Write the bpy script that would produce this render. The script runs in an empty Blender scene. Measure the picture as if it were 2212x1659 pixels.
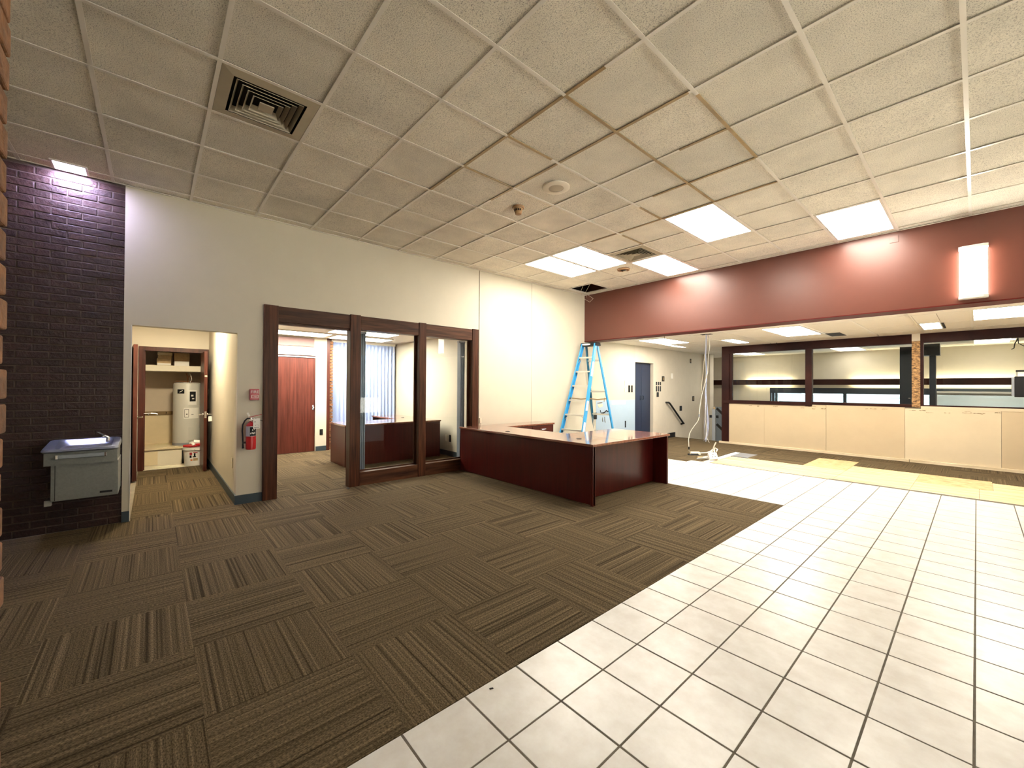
import bpy, bmesh, math, random
from mathutils import Vector, Matrix

random.seed(7)
C = bpy.context.scene.collection
PI = math.pi

# ------------------------------------------------------------------ camera
cam_data = bpy.data.cameras.new('camera')
cam = bpy.data.objects.new('camera', cam_data)
C.objects.link(cam)
cam_data.sensor_fit = 'HORIZONTAL'
cam_data.sensor_width = 36.0
cam_data.lens = 36.0 * 883.27 / 2212.0
cam_data.clip_start = 0.02
yaw, pitch, roll = 0.849346, 0.0074795, 0.0058916
fwd = Vector((-math.sin(yaw) * math.cos(pitch), math.cos(yaw) * math.cos(pitch), math.sin(pitch)))
right = Vector((math.cos(yaw), math.sin(yaw), 0))
up = right.cross(fwd)
r2 = right * math.cos(roll) + up * math.sin(roll)
u2 = -right * math.sin(roll) + up * math.cos(roll)
M = Matrix(((r2.x, u2.x, -fwd.x, 0), (r2.y, u2.y, -fwd.y, 0), (r2.z, u2.z, -fwd.z, 1.388), (0, 0, 0, 1)))
cam.matrix_world = M
bpy.context.scene.camera = cam

# ------------------------------------------------------------------ world, exposure
sc = bpy.context.scene
sc.view_settings.view_transform = 'Standard'
sc.view_settings.look = 'None'
sc.view_settings.exposure = 1.03
sc.view_settings.gamma = 1.0
sc.view_settings.use_curve_mapping = False
world = bpy.data.worlds.new('world')
sc.world = world
world.use_nodes = True
bg = world.node_tree.nodes['Background']
bg.inputs[0].default_value = (0.70, 0.86, 1.0, 1)
bg.inputs[1].default_value = .9
sun_data = bpy.data.lights.new('sun', 'SUN')
sun_data.energy = 105.0
sun_data.angle = .01
sun_data.color = (1.0, .96, .90)
sun = bpy.data.objects.new('sun', sun_data)
C.objects.link(sun)
sun.rotation_euler = Vector((-.45, .28, .85)).to_track_quat('Z', 'Y').to_euler()
try:
    sc.cycles.use_denoising = True
    sc.cycles.max_bounces = 10
    sc.cycles.diffuse_bounces = 6
    sc.cycles.transparent_max_bounces = 16
    sc.cycles.sample_clamp_indirect = 6.0
    sc.cycles.caustics_reflective = False
    sc.cycles.caustics_refractive = False
except Exception:
    pass

PANEL = 18.5                      # radiance of the fluorescent lenses
WARM = (1.0, 0.92, 0.79)
COOL = (0.62, 0.58, 1.0)

# ------------------------------------------------------------------ materials
def srgb(r, g, b):
    f = lambda v: (v / 255 / 12.92) if v / 255 <= .04045 else ((v / 255 + .055) / 1.055) ** 2.4
    return (f(r), f(g), f(b), 1)

def newmat(name):
    m = bpy.data.materials.new(name)
    m.use_nodes = True
    nt = m.node_tree
    return m, nt, nt.nodes['Principled BSDF']

def N(nt, t, **kw):
    n = nt.nodes.new(t)
    for k, v in kw.items():
        setattr(n, k, v)
    return n

def mat(name, col, rough=.6, metal=0.0, spec=.5, noise=0.0, nscale=8.0, col2=None, stretch=None, bump=0.0, coat=0.0, rand=0.0, ndetail=4.0, coords='Position'):
    m, nt, b = newmat(name)
    b.inputs['Base Color'].default_value = col
    b.inputs['Roughness'].default_value = rough
    b.inputs['Metallic'].default_value = metal
    b.inputs['Specular IOR Level'].default_value = spec
    b.inputs['Coat Weight'].default_value = coat
    b.inputs['Coat Roughness'].default_value = .06
    if noise or bump or rand:
        if coords == 'Position':
            src = N(nt, 'ShaderNodeNewGeometry').outputs['Position']
        else:
            src = N(nt, 'ShaderNodeTexCoord').outputs['Object']
        mp = N(nt, 'ShaderNodeMapping')
        mp.inputs['Scale'].default_value = stretch or (1, 1, 1)
        nt.links.new(src, mp.inputs[0])
        nz = N(nt, 'ShaderNodeTexNoise')
        nz.inputs['Scale'].default_value = nscale
        nz.inputs['Detail'].default_value = ndetail
        nz.inputs['Roughness'].default_value = .62
        nt.links.new(mp.outputs[0], nz.inputs['Vector'])
        out = None
        mix = N(nt, 'ShaderNodeMix', data_type='RGBA')
        c2 = col2 or tuple(c * (1 - noise) for c in col[:3]) + (1,)
        mix.inputs['A'].default_value = col
        mix.inputs['B'].default_value = c2
        rmp = N(nt, 'ShaderNodeMapRange')
        rmp.inputs['From Min'].default_value = .34
        rmp.inputs['From Max'].default_value = .66
        nt.links.new(nz.outputs[0], rmp.inputs['Value'])
        nt.links.new(rmp.outputs[0], mix.inputs['Factor'])
        out = mix.outputs['Result']
        if rand:
            oi = N(nt, 'ShaderNodeObjectInfo')
            hs = N(nt, 'ShaderNodeHueSaturation')
            mr = N(nt, 'ShaderNodeMapRange')
            mr.inputs['To Min'].default_value = 1 - rand
            mr.inputs['To Max'].default_value = 1 + rand
            nt.links.new(oi.outputs['Random'], mr.inputs['Value'])
            nt.links.new(mr.outputs[0], hs.inputs['Value'])
            nt.links.new(out, hs.inputs['Color'])
            out = hs.outputs[0]
        nt.links.new(out, b.inputs['Base Color'])
        if bump:
            bp = N(nt, 'ShaderNodeBump')
            bp.inputs['Strength'].default_value = bump
            bp.inputs['Distance'].default_value = .01
            nt.links.new(nz.outputs[0], bp.inputs['Height'])
            nt.links.new(bp.outputs[0], b.inputs['Normal'])
    return m

def emit(name, col, strength):
    m, nt, b = newmat(name)
    b.inputs['Base Color'].default_value = (.8, .8, .8, 1)
    b.inputs['Emission Color'].default_value = tuple(col[:3]) + (1,)
    b.inputs['Emission Strength'].default_value = strength
    return m

def glassmat(name, tint=(1, 1, 1, 1), ior=1.5):
    m = bpy.data.materials.new(name)
    m.use_nodes = True
    nt = m.node_tree
    nt.nodes.clear()
    o = N(nt, 'ShaderNodeOutputMaterial')
    tr = N(nt, 'ShaderNodeBsdfTransparent')
    tr.inputs[0].default_value = tint
    gl = N(nt, 'ShaderNodeBsdfGlossy')
    gl.inputs['Roughness'].default_value = .003
    fr = N(nt, 'ShaderNodeFresnel')
    fr.inputs['IOR'].default_value = ior
    ge = N(nt, 'ShaderNodeNewGeometry')
    sub = N(nt, 'ShaderNodeMath', operation='SUBTRACT')
    sub.inputs[0].default_value = 1
    nt.links.new(ge.outputs['Backfacing'], sub.inputs[1])
    mul = N(nt, 'ShaderNodeMath', operation='MULTIPLY')
    nt.links.new(fr.outputs[0], mul.inputs[0])
    nt.links.new(sub.outputs[0], mul.inputs[1])
    mx = N(nt, 'ShaderNodeMixShader')
    nt.links.new(mul.outputs[0], mx.inputs[0])
    nt.links.new(tr.outputs[0], mx.inputs[1])
    nt.links.new(gl.outputs[0], mx.inputs[2])
    nt.links.new(mx.outputs[0], o.inputs[0])
    return m

def carpetmat(name, axis):
    """ribbed loop pile: dark and pale ribs along one axis, heathered yarn"""
    m, nt, b = newmat(name)
    b.inputs['Roughness'].default_value = .95
    b.inputs['Specular IOR Level'].default_value = .1
    pos = N(nt, 'ShaderNodeNewGeometry').outputs['Position']
    oi = N(nt, 'ShaderNodeObjectInfo')
    off = N(nt, 'ShaderNodeVectorMath', operation='MULTIPLY_ADD')
    nt.links.new(oi.outputs['Random'], off.inputs[0])
    off.inputs[1].default_value = (11.3, 7.1, 0)
    nt.links.new(pos, off.inputs[2])
    mp = N(nt, 'ShaderNodeMapping')
    mp.inputs['Scale'].default_value = (.32, 70, 1) if axis == 'x' else (70, .32, 1)
    nt.links.new(off.outputs[0], mp.inputs[0])
    rib = N(nt, 'ShaderNodeTexNoise')
    rib.inputs['Scale'].default_value = 1.0
    rib.inputs['Detail'].default_value = 2
    nt.links.new(mp.outputs[0], rib.inputs['Vector'])
    mp2 = N(nt, 'ShaderNodeMapping')
    mp2.inputs['Scale'].default_value = (95, 210, 1) if axis == 'x' else (210, 95, 1)
    nt.links.new(pos, mp2.inputs[0])
    yarn = N(nt, 'ShaderNodeTexNoise')
    yarn.inputs['Scale'].default_value = 1.0
    yarn.inputs['Detail'].default_value = 3
    nt.links.new(mp2.outputs[0], yarn.inputs['Vector'])
    cr = N(nt, 'ShaderNodeValToRGB')
    e = cr.color_ramp.elements
    e[0].position = .32; e[0].color = (.030, .020, .010, 1)
    e[1].position = .68; e[1].color = (.150, .113, .064, 1)
    a = e.new(.44); a.color = (.080, .058, .031, 1)
    a = e.new(.56); a.color = (.100, .073, .040, 1)
    nt.links.new(rib.outputs[0], cr.inputs[0])
    mr = N(nt, 'ShaderNodeMapRange')
    mr.inputs['From Min'].default_value = .3
    mr.inputs['From Max'].default_value = .7
    mr.inputs['To Min'].default_value = .28
    mr.inputs['To Max'].default_value = 1.5
    nt.links.new(yarn.outputs[0], mr.inputs['Value'])
    hs = N(nt, 'ShaderNodeHueSaturation')
    nt.links.new(cr.outputs[0], hs.inputs['Color'])
    nt.links.new(mr.outputs[0], hs.inputs['Value'])
    nt.links.new(hs.outputs[0], b.inputs['Base Color'])
    bp = N(nt, 'ShaderNodeBump')
    bp.inputs['Strength'].default_value = .6
    bp.inputs['Distance'].default_value = .004
    nt.links.new(rib.outputs[0], bp.inputs['Height'])
    nt.links.new(bp.outputs[0], b.inputs['Normal'])
    return m

def ceilmat(name, gain=1.0):
    m, nt, b = newmat(name)
    b.inputs['Roughness'].default_value = .92
    b.inputs['Specular IOR Level'].default_value = .15
    pos = N(nt, 'ShaderNodeNewGeometry').outputs['Position']
    def nz(scale, detail, rough=.6):
        n = N(nt, 'ShaderNodeTexNoise')
        n.inputs['Scale'].default_value = scale
        n.inputs['Detail'].default_value = detail
        n.inputs['Roughness'].default_value = rough
        nt.links.new(pos, n.inputs['Vector'])
        return n
    fine, stain = nz(150, 3, .7), nz(1.6, 4)
    cr = N(nt, 'ShaderNodeValToRGB')
    e = cr.color_ramp.elements
    e[0].position = .36; e[0].color = (.40, .375, .33, 1)
    e[1].position = .60; e[1].color = (.96, .915, .80, 1)
    a = e.new(.45); a.color = (.86, .81, .695, 1)
    nt.links.new(fine.outputs[0], cr.inputs[0])
    mr = N(nt, 'ShaderNodeMapRange')
    mr.inputs['From Min'].default_value = .3
    mr.inputs['From Max'].default_value = .65
    mr.inputs['To Min'].default_value = .80
    mr.inputs['To Max'].default_value = 1.04
    nt.links.new(stain.outputs[0], mr.inputs['Value'])
    oi = N(nt, 'ShaderNodeObjectInfo')
    mr2 = N(nt, 'ShaderNodeMapRange')
    mr2.inputs['To Min'].default_value = .92 * gain
    mr2.inputs['To Max'].default_value = 1.06 * gain
    nt.links.new(oi.outputs['Random'], mr2.inputs['Value'])
    mu = N(nt, 'ShaderNodeMath', operation='MULTIPLY')
    nt.links.new(mr.outputs[0], mu.inputs[0])
    nt.links.new(mr2.outputs[0], mu.inputs[1])
    hs = N(nt, 'ShaderNodeHueSaturation')
    nt.links.new(cr.outputs[0], hs.inputs['Color'])
    nt.links.new(mu.outputs[0], hs.inputs['Value'])
    nt.links.new(hs.outputs[0], b.inputs['Base Color'])
    bp = N(nt, 'ShaderNodeBump')
    bp.inputs['Strength'].default_value = .5
    bp.inputs['Distance'].default_value = .006
    nt.links.new(fine.outputs[0], bp.inputs['Height'])
    nt.links.new(bp.outputs[0], b.inputs['Normal'])
    return m

def woodmat(name, dark, light, scale=(1, 1, .06), nscale=26, rough=.35, coat=0.0, bump=.05, spec=.3):
    m = mat(name, light, rough=rough, spec=spec, noise=.5, nscale=nscale, col2=dark, stretch=scale, bump=bump, coat=coat, ndetail=6)
    return m

MT = dict(
    wall=mat('cream_paint', (.555, .51, .405, 1), .62, noise=.035, nscale=3),
    wall_grey=mat('off_white_paint', (.64, .59, .50, 1), .6, noise=.03, nscale=3),
    wing=mat('warm_white_paint', (.60, .545, .45, 1), .65, noise=.05, nscale=5),
    bluewhite=mat('pale_blue_paint', (.36, .47, .58, 1), .6, noise=.03, nscale=4),
    bluegrey=mat('blue_grey_paint', (.36, .42, .50, 1), .6, noise=.05, nscale=4),
    maroon=mat('maroon_paint', srgb(91, 49, 38), .36, noise=.06, nscale=4),
    maroon_dark=mat('dark_maroon_trim_paint', srgb(80, 16, 12), .5, spec=.2, noise=.05, nscale=5),
    brick=mat('dark_brown_brick', (.031, .0108, .0070, 1), .48, noise=.5, nscale=30, bump=.6, rand=.22, spec=.4),
    mortar=mat('dark_mortar', (.080, .054, .043, 1), .9, noise=.3, nscale=40),
    tan_brick=mat('orange_brown_brick', (.20, .085, .030, 1), .8, noise=.5, nscale=26, bump=.8, rand=.15),
    carpet_x=carpetmat('ribbed_brown_carpet_across', 'x'),
    carpet_y=carpetmat('ribbed_brown_carpet_along', 'y'),
    tile=mat('white_glazed_tile', (.605, .60, .575, 1), .32, noise=.10, nscale=9, col2=(.52, .50, .465, 1), rand=.03, ndetail=8),
    grout=mat('dark_grout', (.11, .095, .070, 1), .9, noise=.3, nscale=30),
    grout_light=mat('grey_grout', (.115, .10, .075, 1), .9, noise=.3, nscale=30),
    slab=mat('floor_slab', (.22, .19, .15, 1), .9, noise=.2, nscale=6),
    ply=woodmat('bare_plywood', (.46, .32, .16, 1), (.66, .53, .33, 1), (.12, 1.6, 1), 9, .75),
    ply2=woodmat('scuffed_chipboard', (.36, .23, .10, 1), (.58, .43, .24, 1), (.5, 1, 1), 16, .8),
    ceil=ceilmat('acoustic_tile'),
    ceil_wing=mat('clean_ceiling_tile', (.90, .86, .79, 1), .9, noise=.08, nscale=90, rand=.03),
    tee=mat('white_tee_paint', (.88, .84, .76, 1), .28, noise=.06, nscale=4),
    tee_brown=mat('brown_tee', (.40, .28, .13, 1), .32, noise=.3, nscale=5),
    plenum=mat('dark_plenum', (.02, .018, .016, 1), .9),
    light_frame=mat('light_frame_white', (.72, .70, .64, 1), .35),
    lens=emit('fluorescent_lens', WARM, PANEL),
    lens_office=emit('office_lens', (1.0, .93, .80), PANEL * 1.2),
    lens_sconce=emit('sconce_lens', (1.0, .92, .78), 13.0),
    lens_cool=emit('cool_lens', COOL, 180.0),
    lens_dim=emit('teller_lens', WARM, PANEL * .26),
    tube=emit('valance_tube', (1.0, .86, .56), 48.0),
    wood=woodmat('walnut_frame_wood', (.020, .0060, .0026, 1), (.088, .030, .0125, 1), (1, 1, .05), 30, .45, spec=.16),
    wood_h=woodmat('walnut_header_wood', (.022, .0075, .0035, 1), (.092, .036, .016, 1), (1, .05, 1), 30, .45, spec=.16),
    door=woodmat('red_brown_door_veneer', (.050, .010, .006, 1), (.110, .028, .017, 1), (1, 1, .05), 26, .4),
    closet_wood=woodmat('red_brown_jamb_wood', (.035, .0085, .005, 1), (.085, .022, .013, 1), (1, 1, .06), 30, .4),
    mahog=woodmat('mahogany_veneer', (.040, .0036, .0026, 1), (.064, .0062, .0042, 1), (1, 1, .06), 22, .30, .05, .01),
    mahog_top=woodmat('mahogany_top', (.12, .035, .020, 1), (.24, .085, .05, 1), (.08, 1, 1), 24, .16, .8, .01),
    partwood=woodmat('dark_stained_trim', (.013, .0035, .003, 1), (.033, .0090, .0066, 1), (.06, 1, .06), 26, .5, spec=.14),
    base=mat('slate_rubber_base', (.030, .047, .058, 1), .5),
    board=mat('bare_drywall_board', (.52, .415, .275, 1), .85, noise=.06, nscale=3),
    board2=mat('paler_drywall_board', (.60, .50, .35, 1), .85, noise=.06, nscale=3),
    torn=mat('torn_drywall_paper', (.30, .23, .14, 1), .9, noise=.4, nscale=40),
    cleat=woodmat('pine_board', (.50, .40, .26, 1), (.68, .58, .42, 1), (.1, 1, 1), 20, .7),
    mosaic=mat('rough_glue_stripped_wood', (.52, .30, .12, 1), .8, noise=.8, nscale=20, col2=(.030, .012, .007, 1), stretch=(1, 1, 2.4), bump=.7, ndetail=6),
    glass=glassmat('clear_glass', (.95, .97, .96, 1)),
    navy=mat('navy_door_paint', (.010, .019, .052, 1), .45, noise=.1, nscale=5),
    dkblue=mat('dark_blue_enamel', (.012, .020, .034, 1), .4, noise=.15, nscale=6),
    black=mat('black_plastic', (.009, .009, .010, 1), .55, spec=.25),
    blackmetal=mat('black_metal', (.015, .017, .018, 1), .38, metal=.3),
    white=mat('white_plastic', (.80, .78, .72, 1), .4),
    offwhite=mat('ivory_plastic', (.70, .64, .50, 1), .45),
    wire=mat('white_cable', (.66, .64, .58, 1), .5),
    bluewire=mat('pale_blue_cable', (.42, .50, .76, 1), .5),
    steel=mat('stainless_steel', (.40, .45, .52, 1), .42, metal=1.0, noise=.1, nscale=20),
    chrome=mat('chrome', (.78, .79, .80, 1), .14, metal=1.0),
    alum=mat('ladder_aluminium', (.72, .71, .66, 1), .38, metal=.75),
    fountain=mat('grey_green_enamel', (.185, .195, .18, 1), .5, noise=.15, nscale=60),
    lblue=mat('blue_fibreglass', (.035, .30, .62, 1), .4, noise=.1, nscale=14),
    lblue_d=mat('dark_blue_fibreglass', (.022, .16, .27, 1), .45, noise=.1, nscale=14),
    brownbar=mat('brown_spreader', (.20, .13, .05, 1), .5),
    red=mat('fire_red', (.42, .012, .014, 1), .32),
    redbox=mat('alarm_red', (.36, .035, .045, 1), .4),
    label=mat('silver_label', (.45, .46, .48, 1), .4, metal=.2),
    paper=mat('white_paper', (.84, .82, .77, 1), .7),
    heater=mat('heater_enamel', (.56, .55, .50, 1), .38),
    tanbox=mat('tan_cardboard', (.50, .36, .20, 1), .85, noise=.2, nscale=20),
    floorpaint=mat('painted_closet_floor', (.80, .74, .60, 1), .55, noise=.05, nscale=5),
    closetwall=mat('closet_wall_paint', (.62, .53, .42, 1), .7, noise=.06, nscale=5),
    closetlow=mat('closet_board_paint', (.76, .64, .42, 1), .65, noise=.06, nscale=5),
    orange=mat('orange_print', (.70, .25, .08, 1), .6),
    copper=mat('copper_pipe', (.35, .16, .08, 1), .35, metal=1.0),
    blind=mat('pale_blue_vane', (.36, .45, .70, 1), .55),
    blind_grey=mat('slate_blue_vane', (.17, .20, .25, 1), .55),
    vent=mat('vent_enamel', (.43, .37, .26, 1), .45, noise=.1, nscale=8),
    speaker=mat('speaker_ring_paint', (.80, .73, .60, 1), .5),
    mesh_tan=mat('speaker_mesh', (.60, .52, .39, 1), .7, noise=.3, nscale=400),
    detector=mat('aged_detector_plastic', (.30, .17, .075, 1), .5),
    greyplate=mat('grey_floor_plate', (.16, .17, .19, 1), .55, noise=.1, nscale=14),
    mauve=mat('mauve_paint', (.22, .125, .115, 1), .6),
    siding=mat('pale_siding', (.60, .74, .80, 1), .6),
    fascia=mat('white_fascia', (.70, .80, .86, 1), .5),
    leaf=mat('pale_green_foliage', (.12, .26, .25, 1), .7, noise=.7, nscale=5),
    asphalt=mat('pale_asphalt', (.10, .12, .13, 1), .9, noise=.2, nscale=3),
    pave=mat('pale_concrete', (.62, .60, .56, 1), .9, noise=.1, nscale=2),
    grey=mat('grey_enamel', (.26, .28, .31, 1), .5),
    graymark=mat('grey_print', (.25, .25, .25, 1), .6),
)

# ------------------------------------------------------------------ mesh builder
class MB:
    def __init__(s):
        s.bm = bmesh.new()
    def _add(s, verts, faces):
        vs = [s.bm.verts.new(v) for v in verts]
        out = []
        for f in faces:
            try:
                out.append(s.bm.faces.new([vs[i] for i in f]))
            except ValueError:
                pass
        return vs, out
    def box(s, x0, x1, y0, y1, z0, z1, bevel=0.0):
        if x1 < x0: x0, x1 = x1, x0
        if y1 < y0: y0, y1 = y1, y0
        if z1 < z0: z0, z1 = z1, z0
        v = [(x0, y0, z0), (x1, y0, z0), (x1, y1, z0), (x0, y1, z0), (x0, y0, z1), (x1, y0, z1), (x1, y1, z1), (x0, y1, z1)]
        f = [(0, 3, 2, 1), (4, 5, 6, 7), (0, 1, 5, 4), (1, 2, 6, 5), (2, 3, 7, 6), (3, 0, 4, 7)]
        vs, fs = s._add(v, f)
        if bevel:
            es = list({e for q in fs for e in q.edges})
            bmesh.ops.bevel(s.bm, geom=es, offset=bevel, segments=2, affect='EDGES', profile=.5)
        return s
    def hexa(s, bottom, top):
        """8-corner solid from two quads (both counter-clockwise seen from above)"""
        s._add(list(bottom) + list(top), [(0, 3, 2, 1), (4, 5, 6, 7), (0, 1, 5, 4), (1, 2, 6, 5), (2, 3, 7, 6), (3, 0, 4, 7)])
        return s
    def bar(s, p, q, w, h, side=None):
        """rectangular bar from p to q; w along side, h across"""
        p, q = Vector(p), Vector(q)
        d = (q - p).normalized()
        sd = Vector(side) if side is not None else (Vector((0, 0, 1)) if abs(d.z) < .9 else Vector((1, 0, 0)))
        a = (sd - d * sd.dot(d)).normalized() * w / 2
        b = d.cross(a).normalized() * h / 2
        B = [p - a - b, p + a - b, p + a + b, p - a + b]
        T = [v + (q - p) for v in B]
        s._add(B + T, [(0, 3, 2, 1), (4, 5, 6, 7), (0, 1, 5, 4), (1, 2, 6, 5), (2, 3, 7, 6), (3, 0, 4, 7)])
        return s
    def tube(s, pts, r, n=8, closed=False):
        pts = [Vector(p) for p in pts]
        rings = []
        prev = None
        for i, p in enumerate(pts):
            t = (pts[min(i + 1, len(pts) - 1)] - pts[max(i - 1, 0)]).normalized()
            ref = prev if prev is not None else (Vector((0, 0, 1)) if abs(t.z) < .9 else Vector((1, 0, 0)))
            a = (ref - t * ref.dot(t)).normalized()
            prev = a
            b = t.cross(a)
            rr = r[i] if isinstance(r, (list, tuple)) else r
            rings.append([s.bm.verts.new(p + a * math.cos(2 * PI * k / n) * rr + b * math.sin(2 * PI * k / n) * rr) for k in range(n)])
        for i in range(len(rings) - 1):
            for k in range(n):
                s.bm.faces.new([rings[i][k], rings[i][(k + 1) % n], rings[i + 1][(k + 1) % n], rings[i + 1][k]])
        s.bm.faces.new(list(reversed(rings[0])))
        s.bm.faces.new(rings[-1])
        return s
    def lathe(s, prof, cx, cy, n=24, cap=True):
        """prof: list of (radius, z), bottom to top"""
        rings = []
        for r, z in prof:
            rings.append([s.bm.verts.new((cx + max(r, 1e-4) * math.cos(2 * PI * k / n), cy + max(r, 1e-4) * math.sin(2 * PI * k / n), z)) for k in range(n)])
        for i in range(len(rings) - 1):
            for k in range(n):
                s.bm.faces.new([rings[i][k], rings[i][(k + 1) % n], rings[i + 1][(k + 1) % n], rings[i + 1][k]])
        if cap:
            s.bm.faces.new(list(reversed(rings[0])))
            s.bm.faces.new(rings[-1])
        return s
    def prism(s, poly, z0, z1):
        n = len(poly)
        s._add([(x, y, z0) for x, y in poly] + [(x, y, z1) for x, y in poly],
               [tuple(reversed(range(n))), tuple(range(n, 2 * n))] + [(i, (i + 1) % n, n + (i + 1) % n, n + i) for i in range(n)])
        return s
    def extrude_x(s, poly, x0, x1):
        """poly of (y,z)"""
        n = len(poly)
        s._add([(x0, y, z) for y, z in poly] + [(x1, y, z) for y, z in poly],
               [tuple(reversed(range(n))), tuple(range(n, 2 * n))] + [(i, (i + 1) % n, n + (i + 1) % n, n + i) for i in range(n)])
        return s
    def extrude_y(s, poly, y0, y1):
        """poly of (x,z)"""
        n = len(poly)
        s._add([(x, y0, z) for x, z in poly] + [(x, y1, z) for x, z in poly],
               [tuple(range(n)), tuple(reversed(range(n, 2 * n)))] + [((i + 1) % n, i, n + i, n + (i + 1) % n) for i in range(n)])
        return s
    def build(s, name, m, parent=None, smooth=False, kind=None, fix=True):
        if fix:
            bmesh.ops.recalc_face_normals(s.bm, faces=s.bm.faces[:])
        me = bpy.data.meshes.new(name)
        s.bm.to_mesh(me)
        s.bm.free()
        me.materials.append(m if not isinstance(m, str) else MT[m])
        if smooth:
            for p in me.polygons:
                p.use_smooth = True
            try:
                me.set_sharp_from_angle(angle=math.radians(40))
            except Exception:
                pass
        o = bpy.data.objects.new(name, me)
        C.objects.link(o)
        if parent is not None:
            o.parent = parent
            o.matrix_parent_inverse = Matrix.Translation(-parent_loc(parent))
        if kind:
            o['kind'] = kind
        return o

def parent_loc(p):
    v = Vector((0, 0, 0))
    while p is not None:
        v = v + Vector(p.location)
        if p.parent is not None:
            v = v + p.matrix_parent_inverse.translation
        p = p.parent
    return v

# every part is modelled in world coordinates; matrix_parent_inverse undoes the root's offset
def thing(name, label, cat, loc, group=None):
    o = bpy.data.objects.new(name, None)
    C.objects.link(o)
    o.location = loc
    o.empty_display_size = .1
    return tag(o, label, cat, group)

def tag(o, label, cat, group=None):
    o['label'] = label
    o['category'] = cat
    if group:
        o['group'] = group
    return o

def struct(o):
    o['kind'] = 'structure'
    return o

def box(name, m, x0, x1, y0, y1, z0, z1, parent=None, bevel=0.0):
    return MB().box(x0, x1, y0, y1, z0, z1, bevel).build(name, m, parent)

def sbox(name, m, x0, x1, y0, y1, z0, z1, bevel=0.0):
    return struct(box(name, m, x0, x1, y0, y1, z0, z1, None, bevel))

def place(me, name, loc, parent, m=None):
    """another object on shared mesh data, set at a world location"""
    o = bpy.data.objects.new(name, me)
    C.objects.link(o)
    o.location = loc
    if parent is not None:
        o.parent = parent
        o.matrix_parent_inverse = Matrix.Translation(-parent_loc(parent))
    return o

def copy_tree(o, delta, label=None, group=None, parent=None):
    c = o.copy()
    C.objects.link(c)
    if parent is None:
        c.location = Vector(o.location) + Vector(delta)
        if label:
            c['label'] = label
        if group:
            c['group'] = group
    else:
        c.parent = parent
    for ch in list(o.children):
        copy_tree(ch, delta, parent=c)
    return c

def text(body, size, m, parent, loc, rot, depth=.001):
    cu = bpy.data.curves.new('lettering', 'FONT')
    cu.body = body
    cu.size = size
    cu.align_x = 'CENTER'
    cu.align_y = 'CENTER'
    cu.extrude = depth
    cu.materials.append(MT[m])
    tmp = bpy.data.objects.new('lettering_source', cu)
    C.objects.link(tmp)
    bpy.context.view_layer.update()
    me = bpy.data.meshes.new_from_object(tmp.evaluated_get(bpy.context.evaluated_depsgraph_get()))
    bpy.data.objects.remove(tmp)
    me.materials.clear()
    me.materials.append(MT[m])
    o = bpy.data.objects.new('lettering', me)
    C.objects.link(o)
    o.location = loc
    o.rotation_euler = rot
    if parent is not None:
        o.parent = parent
        o.matrix_parent_inverse = Matrix.Translation(-parent_loc(parent))
    return o

# ================================================================== SETTING
XL, YB, ZC, ZW, YP = -5.70, 7.13, 3.411, 2.45, 10.93
XR, Y0 = 4.2, -3.6
XT = -1.52                                          # carpet / tile line
YK = 5.64                                           # far end of the carpet beside the desk

# ---- floor: slab, with carpet tiles, glazed tiles and bare plywood as pieces
fl = MB()
fl.box(-10.4, XR, Y0, 11.2, -.2, -.012)
fl.box(-4.45, XR, 11.2, 15.0, -.2, -.012)
floor = struct(fl.build('floor', 'slab'))

def cells(x0, x1, y0, y1):
    """24 in grid clipped to a rectangle"""
    s = .6096
    i0 = math.floor((x0 - XT) / s + 1e-6)
    i1 = math.ceil((x1 - XT) / s - 1e-6)
    j0 = math.floor((y0 - .787) / s + 1e-6)
    j1 = math.ceil((y1 - .787) / s - 1e-6)
    for i in range(i0, i1):
        for j in range(j0, j1):
            a, b = max(x0, XT + i * s), min(x1, XT + (i + 1) * s)
            c, d = max(y0, .787 + j * s), min(y1, .787 + (j + 1) * s)
            if b - a > .02 and d - c > .02:
                yield i, j, a, b, c, d

full_tile = {}
def carpet(x0, x1, y0, y1, parent=floor):
    for i, j, a, b, c, d in cells(x0, x1, y0, y1):
        key = ((i + j) % 2 != 0)
        mt = 'carpet_x' if key else 'carpet_y'
        w, h = round(b - a, 3), round(d - c, 3)
        k = (mt, w, h)
        if k not in full_tile:
            o = MB().box(-w / 2 + .0006, w / 2 - .0006, -h / 2 + .0006, h / 2 - .0006, -.012, 0).build('carpet_tile', mt, parent)
            full_tile[k] = o.data
            o.location = ((a + b) / 2, (c + d) / 2, random.uniform(-.0006, .0006))
        else:
            place(full_tile[k], 'carpet_tile', ((a + b) / 2, (c + d) / 2, random.uniform(-.0006, .0006)), parent)

carpet(XL, XT, -2.5, YK)
carpet(XL, -4.72, YK, 7.6)
carpet(-8.9, XL, -.16, .745)
carpet(-9.3, XL, 1.0, 4.5)
carpet(XL, -3.49, 7.6, 11.2)
carpet(-3.49, -3.03, 9.52, 10.93)
carpet(-3.03, -2.1, 8.93, 10.93)
carpet(-2.1, -1.48, 10.13, 10.93)
carpet(-1.48, .15, 9.56, 10.93)
carpet(.15, 2.6, 9.42, 10.93)
box('carpet_strip', 'carpet_y', XL, XT, Y0, -2.5, -.012, 0, floor)
box('carpet_strip', 'carpet_x', -4.45, 3.9, 10.95, 15.0, -.012, 0, floor)

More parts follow.
